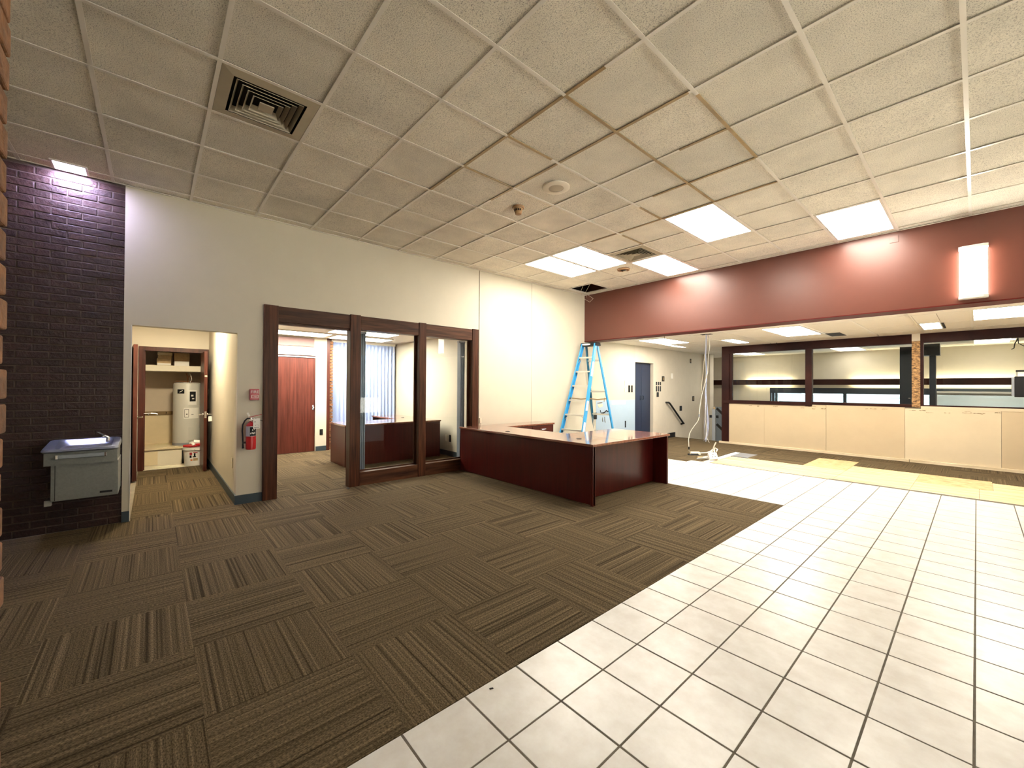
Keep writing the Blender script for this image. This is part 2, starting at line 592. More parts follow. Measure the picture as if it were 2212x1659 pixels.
# glazed tiles, 12 in modules
box('grout_bed', 'grout', XT + .002, 2.9, Y0, 7.9, -.012, -.0014, floor)
box('grout_bed', 'grout_light', -4.72, XT + .002, YK, 7.6, -.012, -.0014, floor)
box('grout_bed', 'grout_light', -3.49, XT + .002, 7.6, 7.86, -.012, -.0014, floor)
TX, TY = .3022, .3062
tw, th = TX - .008, TY - .0095
tm = MB().box(-tw / 2, tw / 2, -th / 2, th / 2, -.009, 0, .0012).build('floor_tile', 'tile', floor)
tile_me = tm.data
tm.location = (XT + TX * .5, 1.984 + TY * .5, 0)
edge_me = {}
rest = MB()
def put_tile(i, j):
    cx, cy = XT + (i + .5) * TX, 1.984 + (j + .5) * TY
    if i == 0 and j == 0:
        return
    y1 = cy + th / 2
    lim = 7.84 if cx > -3.49 else 7.597
    if y1 > lim:
        if cy - th / 2 > lim - .05:
            return
        me = MB().box(-tw / 2, tw / 2, -th / 2, lim - cy, -.009, 0).build('floor_tile', 'tile', floor)
        me.location = (cx, cy, 0)
        return
    seen = cx < .95 and cy > -.1
    if seen:
        place(tile_me, 'floor_tile', (cx, cy, random.uniform(-.0004, .0004)), floor)
    else:
        rest.box(cx - tw / 2, cx + tw / 2, cy - th / 2, cy + th / 2, -.009, 0)
for j in range(-18, 21):
    for i in range(0, 14):
        put_tile(i, j)
    if 1.984 + j * TY >= YK - .05:
        for i in range(-10, 0):
            put_tile(i, j)
rest.build('floor_tile_field', 'tile', floor, kind='stuff')

# bare plywood sheets where the old counter stood
def ply(x0, x1, y0, y1, z=-.004, m='ply'):
    box('plywood_sheet', m, x0 + .002, x1 - .002, y0 + .002, y1 - .002, -.012, z, floor)
ply(-3.30, -2.30, 7.86, 8.90)
ply(-3.02, -2.10, 8.90, 8.93)
ply(-2.30, -1.48, 7.86, 8.93)
ply(-2.10, -1.48, 8.93, 10.12, -.003, 'ply2')
ply(-1.48, -.62, 7.86, 8.42)
ply(-1.48, -.62, 8.42, 9.55, -.005)
ply(-.62, .02, 7.86, 8.70)
ply(-.62, .15, 8.70, 9.55, -.003, 'ply2')
ply(.02, 1.2, 7.86, 8.70)
ply(.15, 1.2, 8.70, 9.41)
ply(1.2, 2.6, 7.86, 9.41)
o = box('metal_floor_plate', 'greyplate', -3.47, -3.03, 8.94, 9.52, -.012, .003, floor)
o = MB().prism([(-3.40, 7.80), (-3.30, 7.80), (-3.36, 9.50), (-3.47, 9.54)], -.012, .004).build('threshold_strip', 'paper', floor)

# ---- left wall
MB_ = MB()
w = MB()
T0, T1 = XL - .12, XL
w.box(T0, T1, -.222, -.165, 0, ZC)                 # sliver beside the brick
w.box(T0, T1, -.165, .742, 2.0, ZC)                 # above the alcove mouth
w.box(T0, T1, .742, 1.01, 0, ZC)                    # beside the storefront frame
w.box(T0, T1, 1.01, 4.215, 2.36, ZC)                # above the storefront frame
w.box(T0, T1, 4.215, 4.238, 0, ZC)
wall_left = struct(w.build('wall_left', 'wall'))
for (a, b) in ((4.252, 5.509), (5.515, 9.155)):
    m_ = MB().box(T0 + .02, T1, a, b, 0, ZC if b < 6 else ZC)
    m_.build('wall_panel', 'wall', wall_left)
box('wall_seam', 'plenum', T0, T1 - .016, 4.238, 4.252, 0, ZC, wall_left)
box('wall_seam', 'plenum', T0, T1 - .008, 5.509, 5.515, 0, ZC, wall_left)
w = MB()
w.box(T0, T1, 9.155, 10.05, 2.04, ZC)
w.box(T0, T1, 10.05, 13.04, -2.2, ZC)
w.box(T0, -5.49, 13.04, 13.30, -2.2, ZC)
struct(w.build('wall_wing_left', 'wing'))
# thin repainted wainscot panels
o = struct(MB().box(T1, T1 + .004, 7.55, 9.15, 0, 1.09).build('trim_1', 'bluewhite'))
box('paper_strip', 'paper', T1 + .004, T1 + .008, 8.15, 8.73, .985, 1.075, o)

# ---- brick wall in running bond
bw = struct(MB().box(T0, XL - .0095, Y0, -.222, 0, ZC).build('wall_brick', 'mortar'))
CH, BL, J = .0677, .2032, .010
bricks = {}
def brick(y0, y1, z, parent, mt, x):
    L = round(y1 - y0, 3)
    k = (L, mt)
    dx = random.uniform(-.0035, .0022)
    if k not in bricks:
        o = MB().box(-.05, 0, -L / 2, L / 2, -(CH - J) / 2, (CH - J) / 2, .003).build('brick', mt, parent)
        bricks[k] = o.data
        o.location = (x + dx, (y0 + y1) / 2, z)
    else:
        o = place(bricks[k], 'brick', (x + dx, (y0 + y1) / 2, z), parent)
    return o
nc = int(ZC / CH) + 1
restb = MB()
for c in range(nc):
    z = CH * (c + .5)
    if z + CH / 2 > ZC:
        break
    off = 0 if c % 2 else BL / 2
    y = -.222
    first = True
    while y > -1.55:
        L = BL - J if not (first and off) else BL / 2 - J
        if y - L > -1.16:
            brick(y - L, y, z, bw, 'brick', XL - .004)
        else:
            restb.box(XL - .04, XL - .004, y - L, y, z - (CH - J) / 2, z + (CH - J) / 2)
        y -= L + J
        first = False
restb.build('brick_field', 'brick', bw, kind='stuff')

# ---- near brick pier at the frame's edge
pier = struct(MB().box(-1.262, -.86, -.66, -.228, 0, ZC).build('wall_pier', 'mortar'))
pm = {}
for c in range(nc):
    z = CH * (c + .5)
    if z + CH / 2 > ZC:
        break
    if c % 2:
        segs = [(-1.27, -1.067), (-1.057, -.85)]
    else:
        segs = [(-1.27, -1.168), (-1.158, -.955), (-.945, -.85)]
    for a, b in segs:
        k = round(b - a, 3)
        if k not in pm:
            o = MB().box(-k / 2, k / 2, -.44, 0, -(CH - J) / 2, (CH - J) / 2, .004).build('brick', 'tan_brick', pier)
            pm[k] = o.data
        else:
            o = place(pm[k], 'brick', (0, 0, 0), pier)
        o.location = ((a + b) / 2 + random.uniform(-.003, .003), -.219 + random.uniform(-.003, .003), z)

# ---- alcove and utility closet
w = MB()
w.box(-8.9, T0, .742, .86, 0, 2.6)                  # right side
w.box(-8.9, T0, -.38, -.26, 0, 2.6)                 # left side
w.box(-9.0, -8.9, -.38, -.166, 0, 2.6)              # back, left of jamb
w.box(-9.0, -8.9, .738, .86, 0, 2.6)
w.box(-9.0, -8.9, -.166, .738, 2.013, 2.6)
struct(w.build('wall_alcove', 'wall_grey'))
sbox('ceiling_alcove', 'wall_grey', -9.0, T0, -.38, .86, 2.5, 2.6)
w = MB()
w.box(-10.05, -9.95, -.5, 1.3, 0, 2.6)
w.box(-9.95, -9.0, -.5, -.4, 0, 2.6)
w.box(-9.95, -9.0, 1.2, 1.3, 0, 2.6)
w.box(-10.05, -8.9, -.5, 1.3, 2.6, 2.7)
wc = struct(w.build('wall_closet', 'closetwall'))
box('wall_board', 'closetlow', -9.95, -9.94, -.4, 1.2, 0, .835, wc)
sbox('floor_closet', 'floorpaint', -9.95, -8.96, -.4, 1.2, -.012, .004)
# jamb and casing of the closet
jm = struct(MB().box(-9.0, -8.88, -.166, -.10, 0, 2.013).build('trim_2', 'closet_wood'))
box('casing', 'closet_wood', -9.0, -8.88, .673, .738, 0, 2.013, jm)
box('casing', 'closet_wood', -9.0, -8.88, -.10, .673, 1.945, 2.013, jm)
box('stop', 'closet_wood', -8.97, -8.94, -.10, -.085, 0, 1.945, jm)

def lever(parent, p, dirx, diry, m='chrome', ln=.11):
    """rose plus lever arm at p; arm goes along (dirx,diry)"""
    x, y, z = p
    mb = MB()
    mb.tube([(x, y, z), (x, y + .012 * (1 if diry >= 0 else -1), z)], .026, 14)
    s_ = 1 if diry >= 0 else -1
    mb.tube([(x, y, z), (x, y + .05 * s_, z), (x + dirx * .03, y + .058 * s_, z), (x + dirx * ln, y + .055 * s_, z)], .009, 8)
    return mb.build('handle', m, parent, smooth=True)

# closet leaf standing open against the right side
d = struct(MB().box(-8.875, -8.20, .626, .668, .012, 1.935).build('door_1', 'closet_wood'))
lever(d, (-8.26, .626, .915), -.2, -1)
lever(d, (-8.26, .668, .915), -.1, 1, ln=.05)
box('latch_plate', 'chrome', -8.2005, -8.197, .634, .660, .86, .965, d)
box('tag', 'paper', -8.262, -8.258, .69, .735, .80, .885, d)
box('hinge', 'chrome', -8.2005, -8.197, .63, .665, 1.52, 1.55, d)
# left leaf standing open along the left side
mb = MB().hexa([(-7.95, -.205, .012), (-7.95, -.160, .012), (-8.84, -.215, .012), (-8.84, -.255, .012)],
               [(-7.95, -.205, 1.97), (-7.95, -.160, 1.97), (-8.84, -.215, 1.97), (-8.84, -.255, 1.97)])
d = struct(mb.build('door_2', 'closet_wood'))
lever(d, (-8.02, -.163, .92), -1, 1, ln=.12)
# closet contents
cab = tag(box('platform', 'floorpaint', -9.94, -9.22, -.39, .40, .004, .285), 'low cream painted plywood platform under the water heater', 'platform')
box('platform_lid', 'closetlow', -9.94, -9.195, -.39, .41, .285, .312, cab)
box('access_panel', 'closetlow', -9.22, -9.212, -.36, .08, .03, .255, cab)
box('skirt', 'plenum', -9.9, -9.3, .40, .95, .004, .285, cab)
box('heater_shelf', 'closetlow', -9.94, -9.26, .41, 1.1, .285, .308, cab)
hx, hy, hr = -9.52, .485, .205
wh = thing('water_heater', 'tall grey cylindrical water heater standing in the utility closet', 'water heater', (hx, hy, .312))
MB().lathe([(hr, .312), (hr, 1.40), (hr - .012, 1.425), (hr - .05, 1.437), (.02, 1.44)], hx, hy, 40).build('tank', 'heater', wh, smooth=True)
MB().lathe([(hr + .004, .312), (hr + .004, .36)], hx, hy, 40, False).build('base_ring', 'grey', wh, smooth=True)
def on_tank(yc, zc, wd, ht, name, m, parent, lift=.004, n=6):
    mb = MB()
    a0 = math.asin(max(-1, min(1, (yc - wd / 2 - hy) / hr)))
    a1 = math.asin(max(-1, min(1, (yc + wd / 2 - hy) / hr)))
    V, F = [], []
    for k in range(n + 1):
        a = a0 + (a1 - a0) * k / n
        for rr in (hr - .003, hr + lift):
            for z in (zc - ht / 2, zc + ht / 2):
                V.append((hx + rr * math.cos(a), hy + rr * math.sin(a), z))
    for k in range(n):
        q = k * 4
        F += [(q + 2, q + 6, q + 7, q + 3), (q + 3, q + 7, q + 5, q + 1), (q, q + 4, q + 6, q + 2)]
    F += [(0, 2, 3, 1), (n * 4 + 1, n * 4 + 3, n * 4 + 2, n * 4)]
    mb._add(V, F)
    return mb.build(name, m, parent)
cp = on_tank(.545, 1.165, .115, .27, 'upper_access_cover', 'paper', wh, .008)
on_tank(.545, 1.185, .082, .175, 'warning_label', 'black', cp, .012)
on_tank(.538, 1.20, .03, .03, 'sticker', 'paper', cp, .0135)
on_tank(.55, 1.145, .03, .018, 'sticker', 'paper', cp, .0135)
lp = on_tank(.53, .885, .21, .19, 'energy_label', 'paper', wh, .004)
on_tank(.465, .885, .06, .145, 'black_border', 'black', lp, .006)
on_tank(.465, .885, .05, .13, 'white_field', 'paper', lp, .007)
on_tank(.468, .87, .022, .014, 'print_mark', 'black', lp, .008)
on_tank(.545, .862, .03, .012, 'print_mark', 'graymark', lp, .008)
on_tank(.545, .52, .115, .24, 'lower_access_cover', 'heater', wh, .012)
# round dark badge on the tank
bd = on_tank(.385, 1.275, .09, .075, 'badge', 'black', wh, .005)
mb = MB()
mb.bar((hx + .19, .362, 1.262), (hx + .198, .408, 1.292), .010, .004)
mb.build('badge_stripe', 'paper', bd)
mb = MB()
mb.tube([(hx + .03, hy + .0, 1.44), (hx + .03, hy, 1.54), (hx + .01, hy - .02, 1.60)], .011)
mb.tube([(hx + .08, hy + .05, 1.44), (hx + .07, hy + .05, 1.50), (hx + .04, hy + .02, 1.56)], .009)
mb.build('pipe', 'copper', wh, smooth=True)
MB().tube([(hx + .10, hy + .03, 1.435), (hx + .11, hy + .05, 1.50), (hx + .08, hy + .03, 1.585), (hx + .02, hy + .01, 1.62)], .006).build('conduit', 'wire', wh, smooth=True)
mb = MB()
mb.tube([(hx + .05, hy - .17, 1.455), (hx + .05, hy + .02, 1.455)], .007)
mb.build('top_pipe', 'copper', wh, smooth=True)
MB().tube([(-9.62, .80, .32), (-9.62, .80, 2.55)], .02).tube([(-9.62, .87, .32), (-9.62, .87, 2.55)], .014).build('standpipe', 'copper', wc, smooth=True)
sh = tag(box('closet_shelf', 'floorpaint', -9.94, -9.25, -.395, .655, 1.628, 1.728), 'thick cream shelf across the utility closet', 'shelf')
box('end_cleat', 'closetlow', -9.94, -9.27, .655, 1.19, 1.628, 1.728, sh)
# paper reams and boxes on the shelf
g = 'cartons on the closet shelf'
a = thing('carton', 'worn tan carton standing left on the closet shelf', 'box', (-9.5, .15, 1.729), g)
box('body', 'tanbox', -9.68, -9.30, .055, .245, 1.729, 1.85, a, .004)
box('tape', 'paper', -9.299, -9.297, .06, .24, 1.735, 1.765, a)
a = thing('carton', 'flat tan carton with pale lid stacked on the worn carton', 'box', (-9.5, .15, 1.851), g)
box('body', 'tanbox', -9.66, -9.31, .07, .25, 1.851, 1.905, a, .003)
box('lid', 'closetlow', -9.67, -9.30, .062, .258, 1.905, 1.955, a, .003)
a = thing('carton', 'tan carton with white lower half right on the closet shelf', 'box', (-9.5, .39, 1.729), g)
box('body', 'paper', -9.68, -9.30, .287, .493, 1.729, 1.81, a, .003)
box('lid', 'tanbox', -9.69, -9.295, .283, .497, 1.81, 1.955, a, .003)
# hook rail
rl = thing('hook_rail', 'dark hook rail across the closet back wall beside the heater', 'rail', (-9.94, .1, .835))
box('board', 'brownbar', -9.95, -9.925, -.39, .30, .835, .903, rl)
for yy in (-.25, -.05, .07, .2):
    MB().tube([(-9.925, yy, .875), (-9.89, yy, .87), (-9.875, yy, .885)], .007, 6).build('hook', 'black', rl)
lv = tag(MB().tube([(-8.93, -.10, .92), (-8.93, -.05, .925), (-8.93, -.042, .89)], .008, 8).tube([(-8.93, -.05, .925), (-8.93, .04, .92), (-8.93, .07, .905)], .008, 8).build('lever_handle', 'chrome', smooth=True), 'chrome lever handle sticking out from the left closet jamb', 'handle')
# bucket with rag
bk = thing('bucket', 'white plastic bucket with red and dark print before the heater', 'bucket', (-9.06, .60, .004))
bx_, by_ = -9.02 + .0, .56
MB().lathe([(.135, .004), (.15, .27), (.158, .272), (.158, .30), (.150, .302)], bx_, by_, 28).build('pail', 'paper', bk, smooth=True)
MB().lathe([(.163, .272), (.163, .310), (.155, .316), (.02, .318)], bx_, by_, 28).build('lid', 'white', bk, smooth=True)
def on_pail(a0, a1, z0, z1, m, nm='print_mark', r=.1475):
    mb = MB()
    n = 5
    V, F = [], []
    for k in range(n + 1):
        a = a0 + (a1 - a0) * k / n
        for z in (z0, z1):
            rr = .135 + (z - .004) / .266 * .015 + .0015
            V.append((bx_ + rr * math.cos(a), by_ + rr * math.sin(a), z))
    for k in range(n):
        F.append((2 * k, 2 * k + 2, 2 * k + 3, 2 * k + 1))
    mb._add(V, F)
    return mb.build(nm, m, bk)
on_pail(-.50, -.25, .19, .235, 'redbox')
on_pail(-.50, -.30, .145, .185, 'black')
on_pail(-.20, .12, .15, .17, 'black')
on_pail(-.10, .06, .17, .22, 'black')
on_pail(-.15, .25, .225, .24, 'redbox')
on_pail(-.42, -.22, .09, .12, 'orange')
on_pail(-.15, .3, .09, .135, 'tanbox')
MB().tube([(bx_ + .155, by_ - .02, .285), (bx_ + .19, by_ + .06, .245), (bx_ + .16, by_ + .10, .22)], .004, 6).build('bail_handle', 'graymark', bk)
rg = thing('rag', 'red and white rag heaped on the closed white bucket', 'rag', (bx_, by_, .320))
mb = MB()
mb.tube([(bx_ + .05, by_ - .15, .345), (bx_ + .09, by_ - .06, .345), (bx_ + .08, by_ + .05, .35), (bx_ + .02, by_ + .13, .345)], [.022, .03, .027, .024], 8)
mb.build('red_fold', 'red', rg, smooth=True)
mb = MB()
mb.tube([(bx_ - .02, by_ - .05, .37), (bx_ + .04, by_, .395), (bx_ + .02, by_ + .12, .39)], [.03, .045, .03], 8)
mb.tube([(bx_ + .07, by_ - .03, .39), (bx_ + .11, by_ - .01, .352)], [.03, .022], 8)
mb.build('white_fold', 'paper', rg, smooth=True)

# ---- office behind the storefront
w = MB()
w.box(-9.42, -9.3, .86, 1.9, 0, 2.5)
w.box(-9.42, -9.3, 1.9, 2.61, 2.03, 2.5)
w.box(-9.42, -9.3, 2.61, 2.835, 0, 2.5)
struct(w.build('wall_office_back', 'wall'))
sbox('wall_office_right', 'wall', -10.0, T0, 4.5, 4.62, 0, 2.5)
sbox('wall_office_left', 'wall', -9.42, T0, .86, .99, 0, 2.5)
sbox('wall_office_bay', 'wall', -9.95, -9.85, 2.7, 4.62, 0, 2.5)
sbox('trim_3', 'mauve', -9.3, -9.27, 1.0, 2.57, 2.215, 2.385)
sbox('ceiling_office', 'wall_grey', -10.0, T0, .86, 4.62, 2.42, 2.55)
sbox('trim_4', 'closet_wood', -9.42, -9.3, 2.835, 2.90, 0, 2.42)
tb = struct(MB().box(-9.85, -9.36, 2.84, 2.95, 0, 2.42).build('wall_brick_return', 'mortar'))
bm_ = MB().box(-.06, .0, -.035, .035, -(CH - J) / 2, (CH - J) / 2, .003).build('brick', 'tan_brick', tb)
bm_.location = (-9.31, 2.935, CH * .5)
for c in range(1, 35):
    place(bm_.data, 'brick', (-9.31 + random.uniform(-.004, .004) - (.012 if c % 2 else 0), 2.935, CH * (c + .5)), tb)
sbox('wall_office_light_stop', 'plenum', -9.9, -9.5, 1.7, 2.84, -.012, 2.5)  # dark slab added behind the door to stop light leaking under it
dr = struct(MB().box(-9.38, -9.33, 1.901, 2.609, .001, 1.975).build('door_3', 'door'))
box('head_jamb', 'white', -9.40, -9.31, 1.9, 2.61, 1.985, 2.01, dr)
box('head_stop', 'partwood', -9.41, -9.305, 1.9, 2.61, 2.01, 2.03, dr)
box('lock_plate', 'chrome', -9.33, -9.322, 2.555, 2.58, .88, .98, dr)
MB().tube([(-9.33, 2.568, .93), (-9.28, 2.568, .93)], .014, 10).build('knob', 'chrome', dr, smooth=True)
for zz in (.25, 1.0, 1.75):
    pass
sbox('baseboard_office', 'base', -9.3, -9.285, 2.62, 2.83, 0, .10)
sbox('baseboard_office_right', 'base', -9.3, T0, 4.485, 4.5, 0, .10)
# vertical blinds before the bay
bl = thing('vertical_blind', 'pale blue vertical blinds hanging closed at the office window', 'blind', (-9.42, 3.6, .05))
hd = box('head_rail', 'white', -9.47, -9.40, 2.96, 4.46, 2.36, 2.415, bl)
va = None
n_v = 17
for k in range(n_v):
    yy = 3.00 + k * .0875
    ang = .72
    c_, s_ = math.cos(ang) * .055, math.sin(ang) * .055
    if va is None or k in (1,):
        mb = MB()
        mb.hexa([(-s_ - .002, -c_, -1.16), (-s_ + .002, -c_, -1.16), (s_ + .002, c_, -1.16), (s_ - .002, c_, -1.16)],
                [(-s_ - .002, -c_, 1.16), (-s_ + .002, -c_, 1.16), (s_ + .002, c_, 1.16), (s_ - .002, c_, 1.16)])
        o = mb.build('vane', 'blind', bl)
        o.location = (-9.435, yy, 1.205)
        if va is None: va = o.data
    else:
        place(va, 'vane', (-9.435 + .006 * math.sin(k * 1.7), yy, 1.205), bl)
MB().tube([(-9.39, 4.41, 2.36), (-9.385, 4.415, 1.2)], .006, 6).build('wand', 'white', bl)
# stacked slate vanes at either side of the storefront glass
for nm, ys, lab in (('a', (2.215, 2.24, 2.265, 2.29, 2.315), 'narrow stack of slate vertical vanes behind the first pane near the doorway'),
                    ('b', (3.98, 4.005, 4.03, 4.055), 'narrow stack of slate vertical vanes behind the last pane by the corner')):
    st = thing('vertical_blind', lab, 'blind', (-5.9, ys[0], .22))
    box('head_rail', 'grey', -5.935, -5.885, ys[0] - .03, ys[-1] + .03, 2.145, 2.178, st)
    base_ = None
    for yy in ys:
        if base_ is None:
            base_ = MB().box(-.045, .045, -.008, .008, -1.165, .965).build('vane', 'blind_grey', st)
            base_.location = (-5.91, yy, 1.18)
        else:
            place(base_.data, 'vane', (-5.91, yy, 1.18), st)

# ---- storefront frame of walnut members with fixed glass
XF = XL + .028
fr = struct(MB().box(-5.82, XF, 1.004, 1.16, 0, 2.372, .003).build('window_1', 'wood'))
for (a, b, x) in ((2.035, 2.178, XF), (3.083, 3.206, XF), (4.093, 4.218, XF)):
    box('post', 'wood', -5.82, x, a, b, 0, 2.376, fr, .003)
for (a, b) in ((1.162, 2.031), (2.182, 3.079), (3.210, 4.089)):
    box('header', 'wood_h', -5.82, XF - .010, a, b, 2.178, 2.368, fr, .003)
box('head_jamb', 'wood_h', -5.82, -5.73, 1.16, 2.035, 2.155, 2.178, fr)
for (a, b) in ((2.182, 3.079), (3.210, 4.089)):
    box('sill', 'wood_h', -5.82, XF - .008, a, b, 0, .185, fr, .003)
    gl = box('pane', 'glass', -5.803, -5.797, a, b, .185, 2.178, fr)
    box('stop', 'wood_h', -5.797, -5.782, a, b, .185, .203, fr)
box('stop', 'wood', -5.797, -5.782, 3.055, 3.083, .185, 2.178, fr)
box('stop', 'wood', -5.797, -5.782, 4.06, 4.093, .185, 2.178, fr)
box('stop', 'wood', -5.797, -5.782, 2.178, 2.192, .185, 2.178, fr)
for zz in (1.93, .98):
    box('hinge', 'chrome', -5.775, -5.715, 1.16, 1.164, zz - .05, zz + .05, fr)
box('strike', 'black', -5.66, -5.60, 1.99, 2.02, .001, .006, fr)

# ---- baseboards
sbox('baseboard_left', 'base', XL, XL + .010, .742, 1.004, 0, .105)
sbox('baseboard_sliver', 'base', XL, XL + .010, -.222, -.165, 0, .105)
sbox('baseboard_alcove', 'base', -8.87, XL + .01, .730, .742, 0, .105)
sbox('baseboard_panels', 'base', XL, XL + .010, 5.75, 9.15, 0, .10)
struct(MB().box(T1, T1 + .004, -.165, -.16, 0, 2.0).build('trim_5', 'white'))

# ---- beam over the opening to the low wing
bmm = struct(MB().box(XL, XR, YB, YB + .32, 2.40, 4.0).build('wall_beam', 'maroon'))
box('bottom_bead', 'maroon_dark', XL, XR, YB - .006, YB + .325, 2.388, 2.402, bmm)
box('painted_cover_plate', 'maroon', -.74, -.655, YB - .006, YB, 3.27, 3.355, bmm, .002)

# ---- other walls of the hall and wing (out of view)
w = MB()
w.box(XR, XR + .12, Y0, 15.0, 2.72, 4.0)
w.box(XR, XR + .12, Y0, 15.0, 0, .12)
w.box(XR, XR + .12, 7.0, 15.0, .12, 2.72)
w.box(XR, XR + .12, Y0, 2.0, .12, 2.72)
struct(w.build('wall_right', 'wall'))
w = MB()
w.box(-5.82, XR, Y0 - .12, Y0, 0, 4.0)
struct(w.build('wall_back', 'wall'))
we = struct(MB().box(XR + .03, XR + .09, 2.0, 7.0, .12, .17).build('window_added_fill', 'partwood'))  # unseen glazing, added to let in daylight for the ceiling
for y in (2.03, 3.6, 5.3, 6.97):
    box('mullion', 'partwood', XR + .02, XR + .10, y - .03, y + .03, .12, 2.72, we)
box('pane', 'glass', XR + .055, XR + .061, 2.0, 7.0, .17, 2.72, we)
sbox('roof_sky_blocker', 'wall', XR + .13, XR + 4.6, -6, 12, 2.95, 3.25)  # unseen roof, added to keep sky light off the floor tiles
sbox('pavement_bounce_fill', 'pave', XR + .12, 40, -40, 40, -.16, -.06)  # unseen pale ground, added to bounce sunlight up to the ceiling

# ---- far wall behind the teller partition, with a window band
w = MB()
w.box(-7.2, -4.36, 14.8, 14.92, -2.2, ZW + .1)
w.box(-4.36, XR, 14.8, 14.92, 1.415, ZW + .1)
w.box(-4.36, XR, 14.8, 14.92, -.1, .62)
wf = struct(w.build('wall_far', 'wing'))
box('wainscot', 'bluegrey', -7.2, -4.40, 14.79, 14.8, -2.2, .745, wf)
sbox('wall_stair', 'wing', -7.3, -7.2, 13.2, 15.0, -2.2, ZW + .1)
sbox('wall_stair_front', 'wing', -7.2, -5.7, 13.18, 13.30, -2.2, ZW + .1)
# window band
wn = struct(MB().box(-4.36, XR, 14.79, 14.90, 1.25, 1.415).build('window_2', 'dkblue'))
box('window_sill', 'dkblue', -4.36, XR, 14.78, 14.90, .60, .66, wn)
for x0, x1 in ((-4.36, -4.325), (-4.30, -4.245), (-4.215, -4.165), (-2.52, -2.45), (-.78, -.66), (1.2, 1.27), (3.0, 3.07)):
    box('mullion', 'dkblue', x0, x1, 14.80, 14.89, .66, 1.25, wn)
for x0, x1 in ((-4.165, -2.52), (-2.45, -.78), (-.66, 1.2), (1.27, 3.0)):
    box('pane', 'glass', x0, x1, 14.845, 14.851, .66, 1.25, wn)
# slatted blind on the right-hand window
hb = thing('window_blind', 'grey slatted blind lowered over the window behind the teller glass', 'blind', (.3, 14.75, .66))
box('head_rail', 'white', -.66, 2.6, 14.72, 14.785, 1.30, 1.345, hb)
sl = None
for k in range(22):
    z = 1.285 - k * .029
    if sl is None:
        sl = MB().hexa([(-1.63, -.012, -.014), (1.63, -.012, -.014), (1.63, .0, .010), (-1.63, .0, .010)],
                       [(-1.63, -.010, -.012), (1.63, -.010, -.012), (1.63, .002, .012), (-1.63, .002, .012)]).build('slat', 'heater', hb)
        sl.location = (.97, 14.765, z)
    else:
        place(sl.data, 'slat', (.97, 14.765, z), hb)
# light valance
vb = thing('light_valance', 'long dark wooden light valance along the far wall', 'valance', (-1.5, 14.65, 1.5))
box('board', 'partwood', -7.19, XR - .01, 14.64, 14.665, 1.505, 1.668, vb)
for x0, x1 in ((-5.0, -3.75), (-2.3, -1.15), (-.75, .5), (.55, 1.8), (1.85, 3.1)):
    MB().tube([(x0, 14.725, 1.59), (x1, 14.725, 1.59)], .014, 8).build('tube', 'tube', vb, smooth=True)
for x in (-6, -4.4, -2.6, -.95, .525, 1.825, 3.5):
    box('bracket', 'partwood', x - .012, x + .012, 14.665, 14.80, 1.53, 1.64, vb)

# ---- teller partition: drywall boards below, dark frames and glass above
P = YP
pw = struct(MB().box(-4.245, XR, P + .015, P + .12, 0, 1.07).build('wall_partition', 'slab'))
for (a, b, m_, top) in ((-4.244, -3.34, 'board', 1.012), (-3.337, -2.155, 'board', 1.035), (-2.15, -.922, 'board', 1.04), (-.918, .276, 'board2', 1.02), (.28, 1.5, 'board', 1.02), (1.503, 2.7, 'board2', 1.02), (2.703, XR, 'board', 1.02)):
    box('drywall_board', m_, a, b, P, P + .015, .045, top, pw)
for k in range(26):
    x = random.uniform(-3.7, 1.9)
    z = random.uniform(.95, 1.01)
    L = random.uniform(.03, .11)
    h = random.uniform(.005, .018)
    pts = []
    for q in range(7):
        pts.append((x + L * q / 6, z + random.uniform(-.4, .6) * h))
    for q in range(6, -1, -1):
        pts.append((x + L * q / 6, z - h * random.uniform(.3, 1)))
    MB().extrude_y(pts, P - .003, P + .001).build('torn_edge', 'torn', pw)
box('ledge', 'board2', -.70, XR, P - .005, P + .10, 1.02, 1.072, pw)
box('base_board', 'cleat', -4.36, -.86, P - .04, P + .015, -.004, .046, pw, .003)
box('base_board', 'cleat', -.85, XR, P - .045, P + .015, -.004, .050, pw, .003)
pf = struct(MB().box(-4.305, -4.13, P - .012, P + .115, 0, ZW - .002, .003).build('window_3', 'partwood'))
box('header', 'partwood', -4.13, -.822, P - .010, P + .115, 2.265, ZW - .004, pf, .003)
box('header', 'partwood', -.71, XR, P - .010, P + .115, 2.272, ZW - .004, pf, .003)
box('sill', 'partwood', -4.26, -2.40, P - .02, P + .115, 1.012, 1.095, pf, .003)
box('sill', 'partwood', -2.40, -.822, P + .0, P + .115, 1.045, 1.10, pf, .003)
box('sill', 'partwood', -.71, XR, P + .0, P + .115, 1.072, 1.095, pf, .003)
box('jamb', 'partwood', -4.13, -4.07, P + .02, P + .10, 1.095, 2.265, pf)
box('mullion', 'partwood', -2.526, -2.405, P - .012, P + .115, 1.0, 2.28, pf, .003)
box('jamb', 'partwood', -.71, -.665, P + .0, P + .115, 1.095, 2.272, pf)
box('mullion', 'partwood', 1.35, 1.45, P - .012, P + .115, 1.0, 2.28, pf, .003)
for (a, b) in ((-4.07, -2.526), (-2.405, -.822), (-.665, 1.35), (1.45, XR)):
    box('pane', 'glass', a, b, P + .055, P + .061, 1.09, 2.275, pf)
pc = struct(MB().box(-.822, -.708, P - .018, P + .12, 1.05, 2.31).build('wall_pillar', 'mosaic'))
box('pillar_cap', 'wing', -.822, -.708, P - .016, P + .118, 2.31, ZW, pc)
for k in range(13):
    z = 1.06 + k * .096
    box('glue_ridge', 'mosaic', -.82 + random.uniform(0, .02), -.712 - random.uniform(0, .02), P - .026, P - .017, z, z + random.uniform(.03, .075), pc, .003)

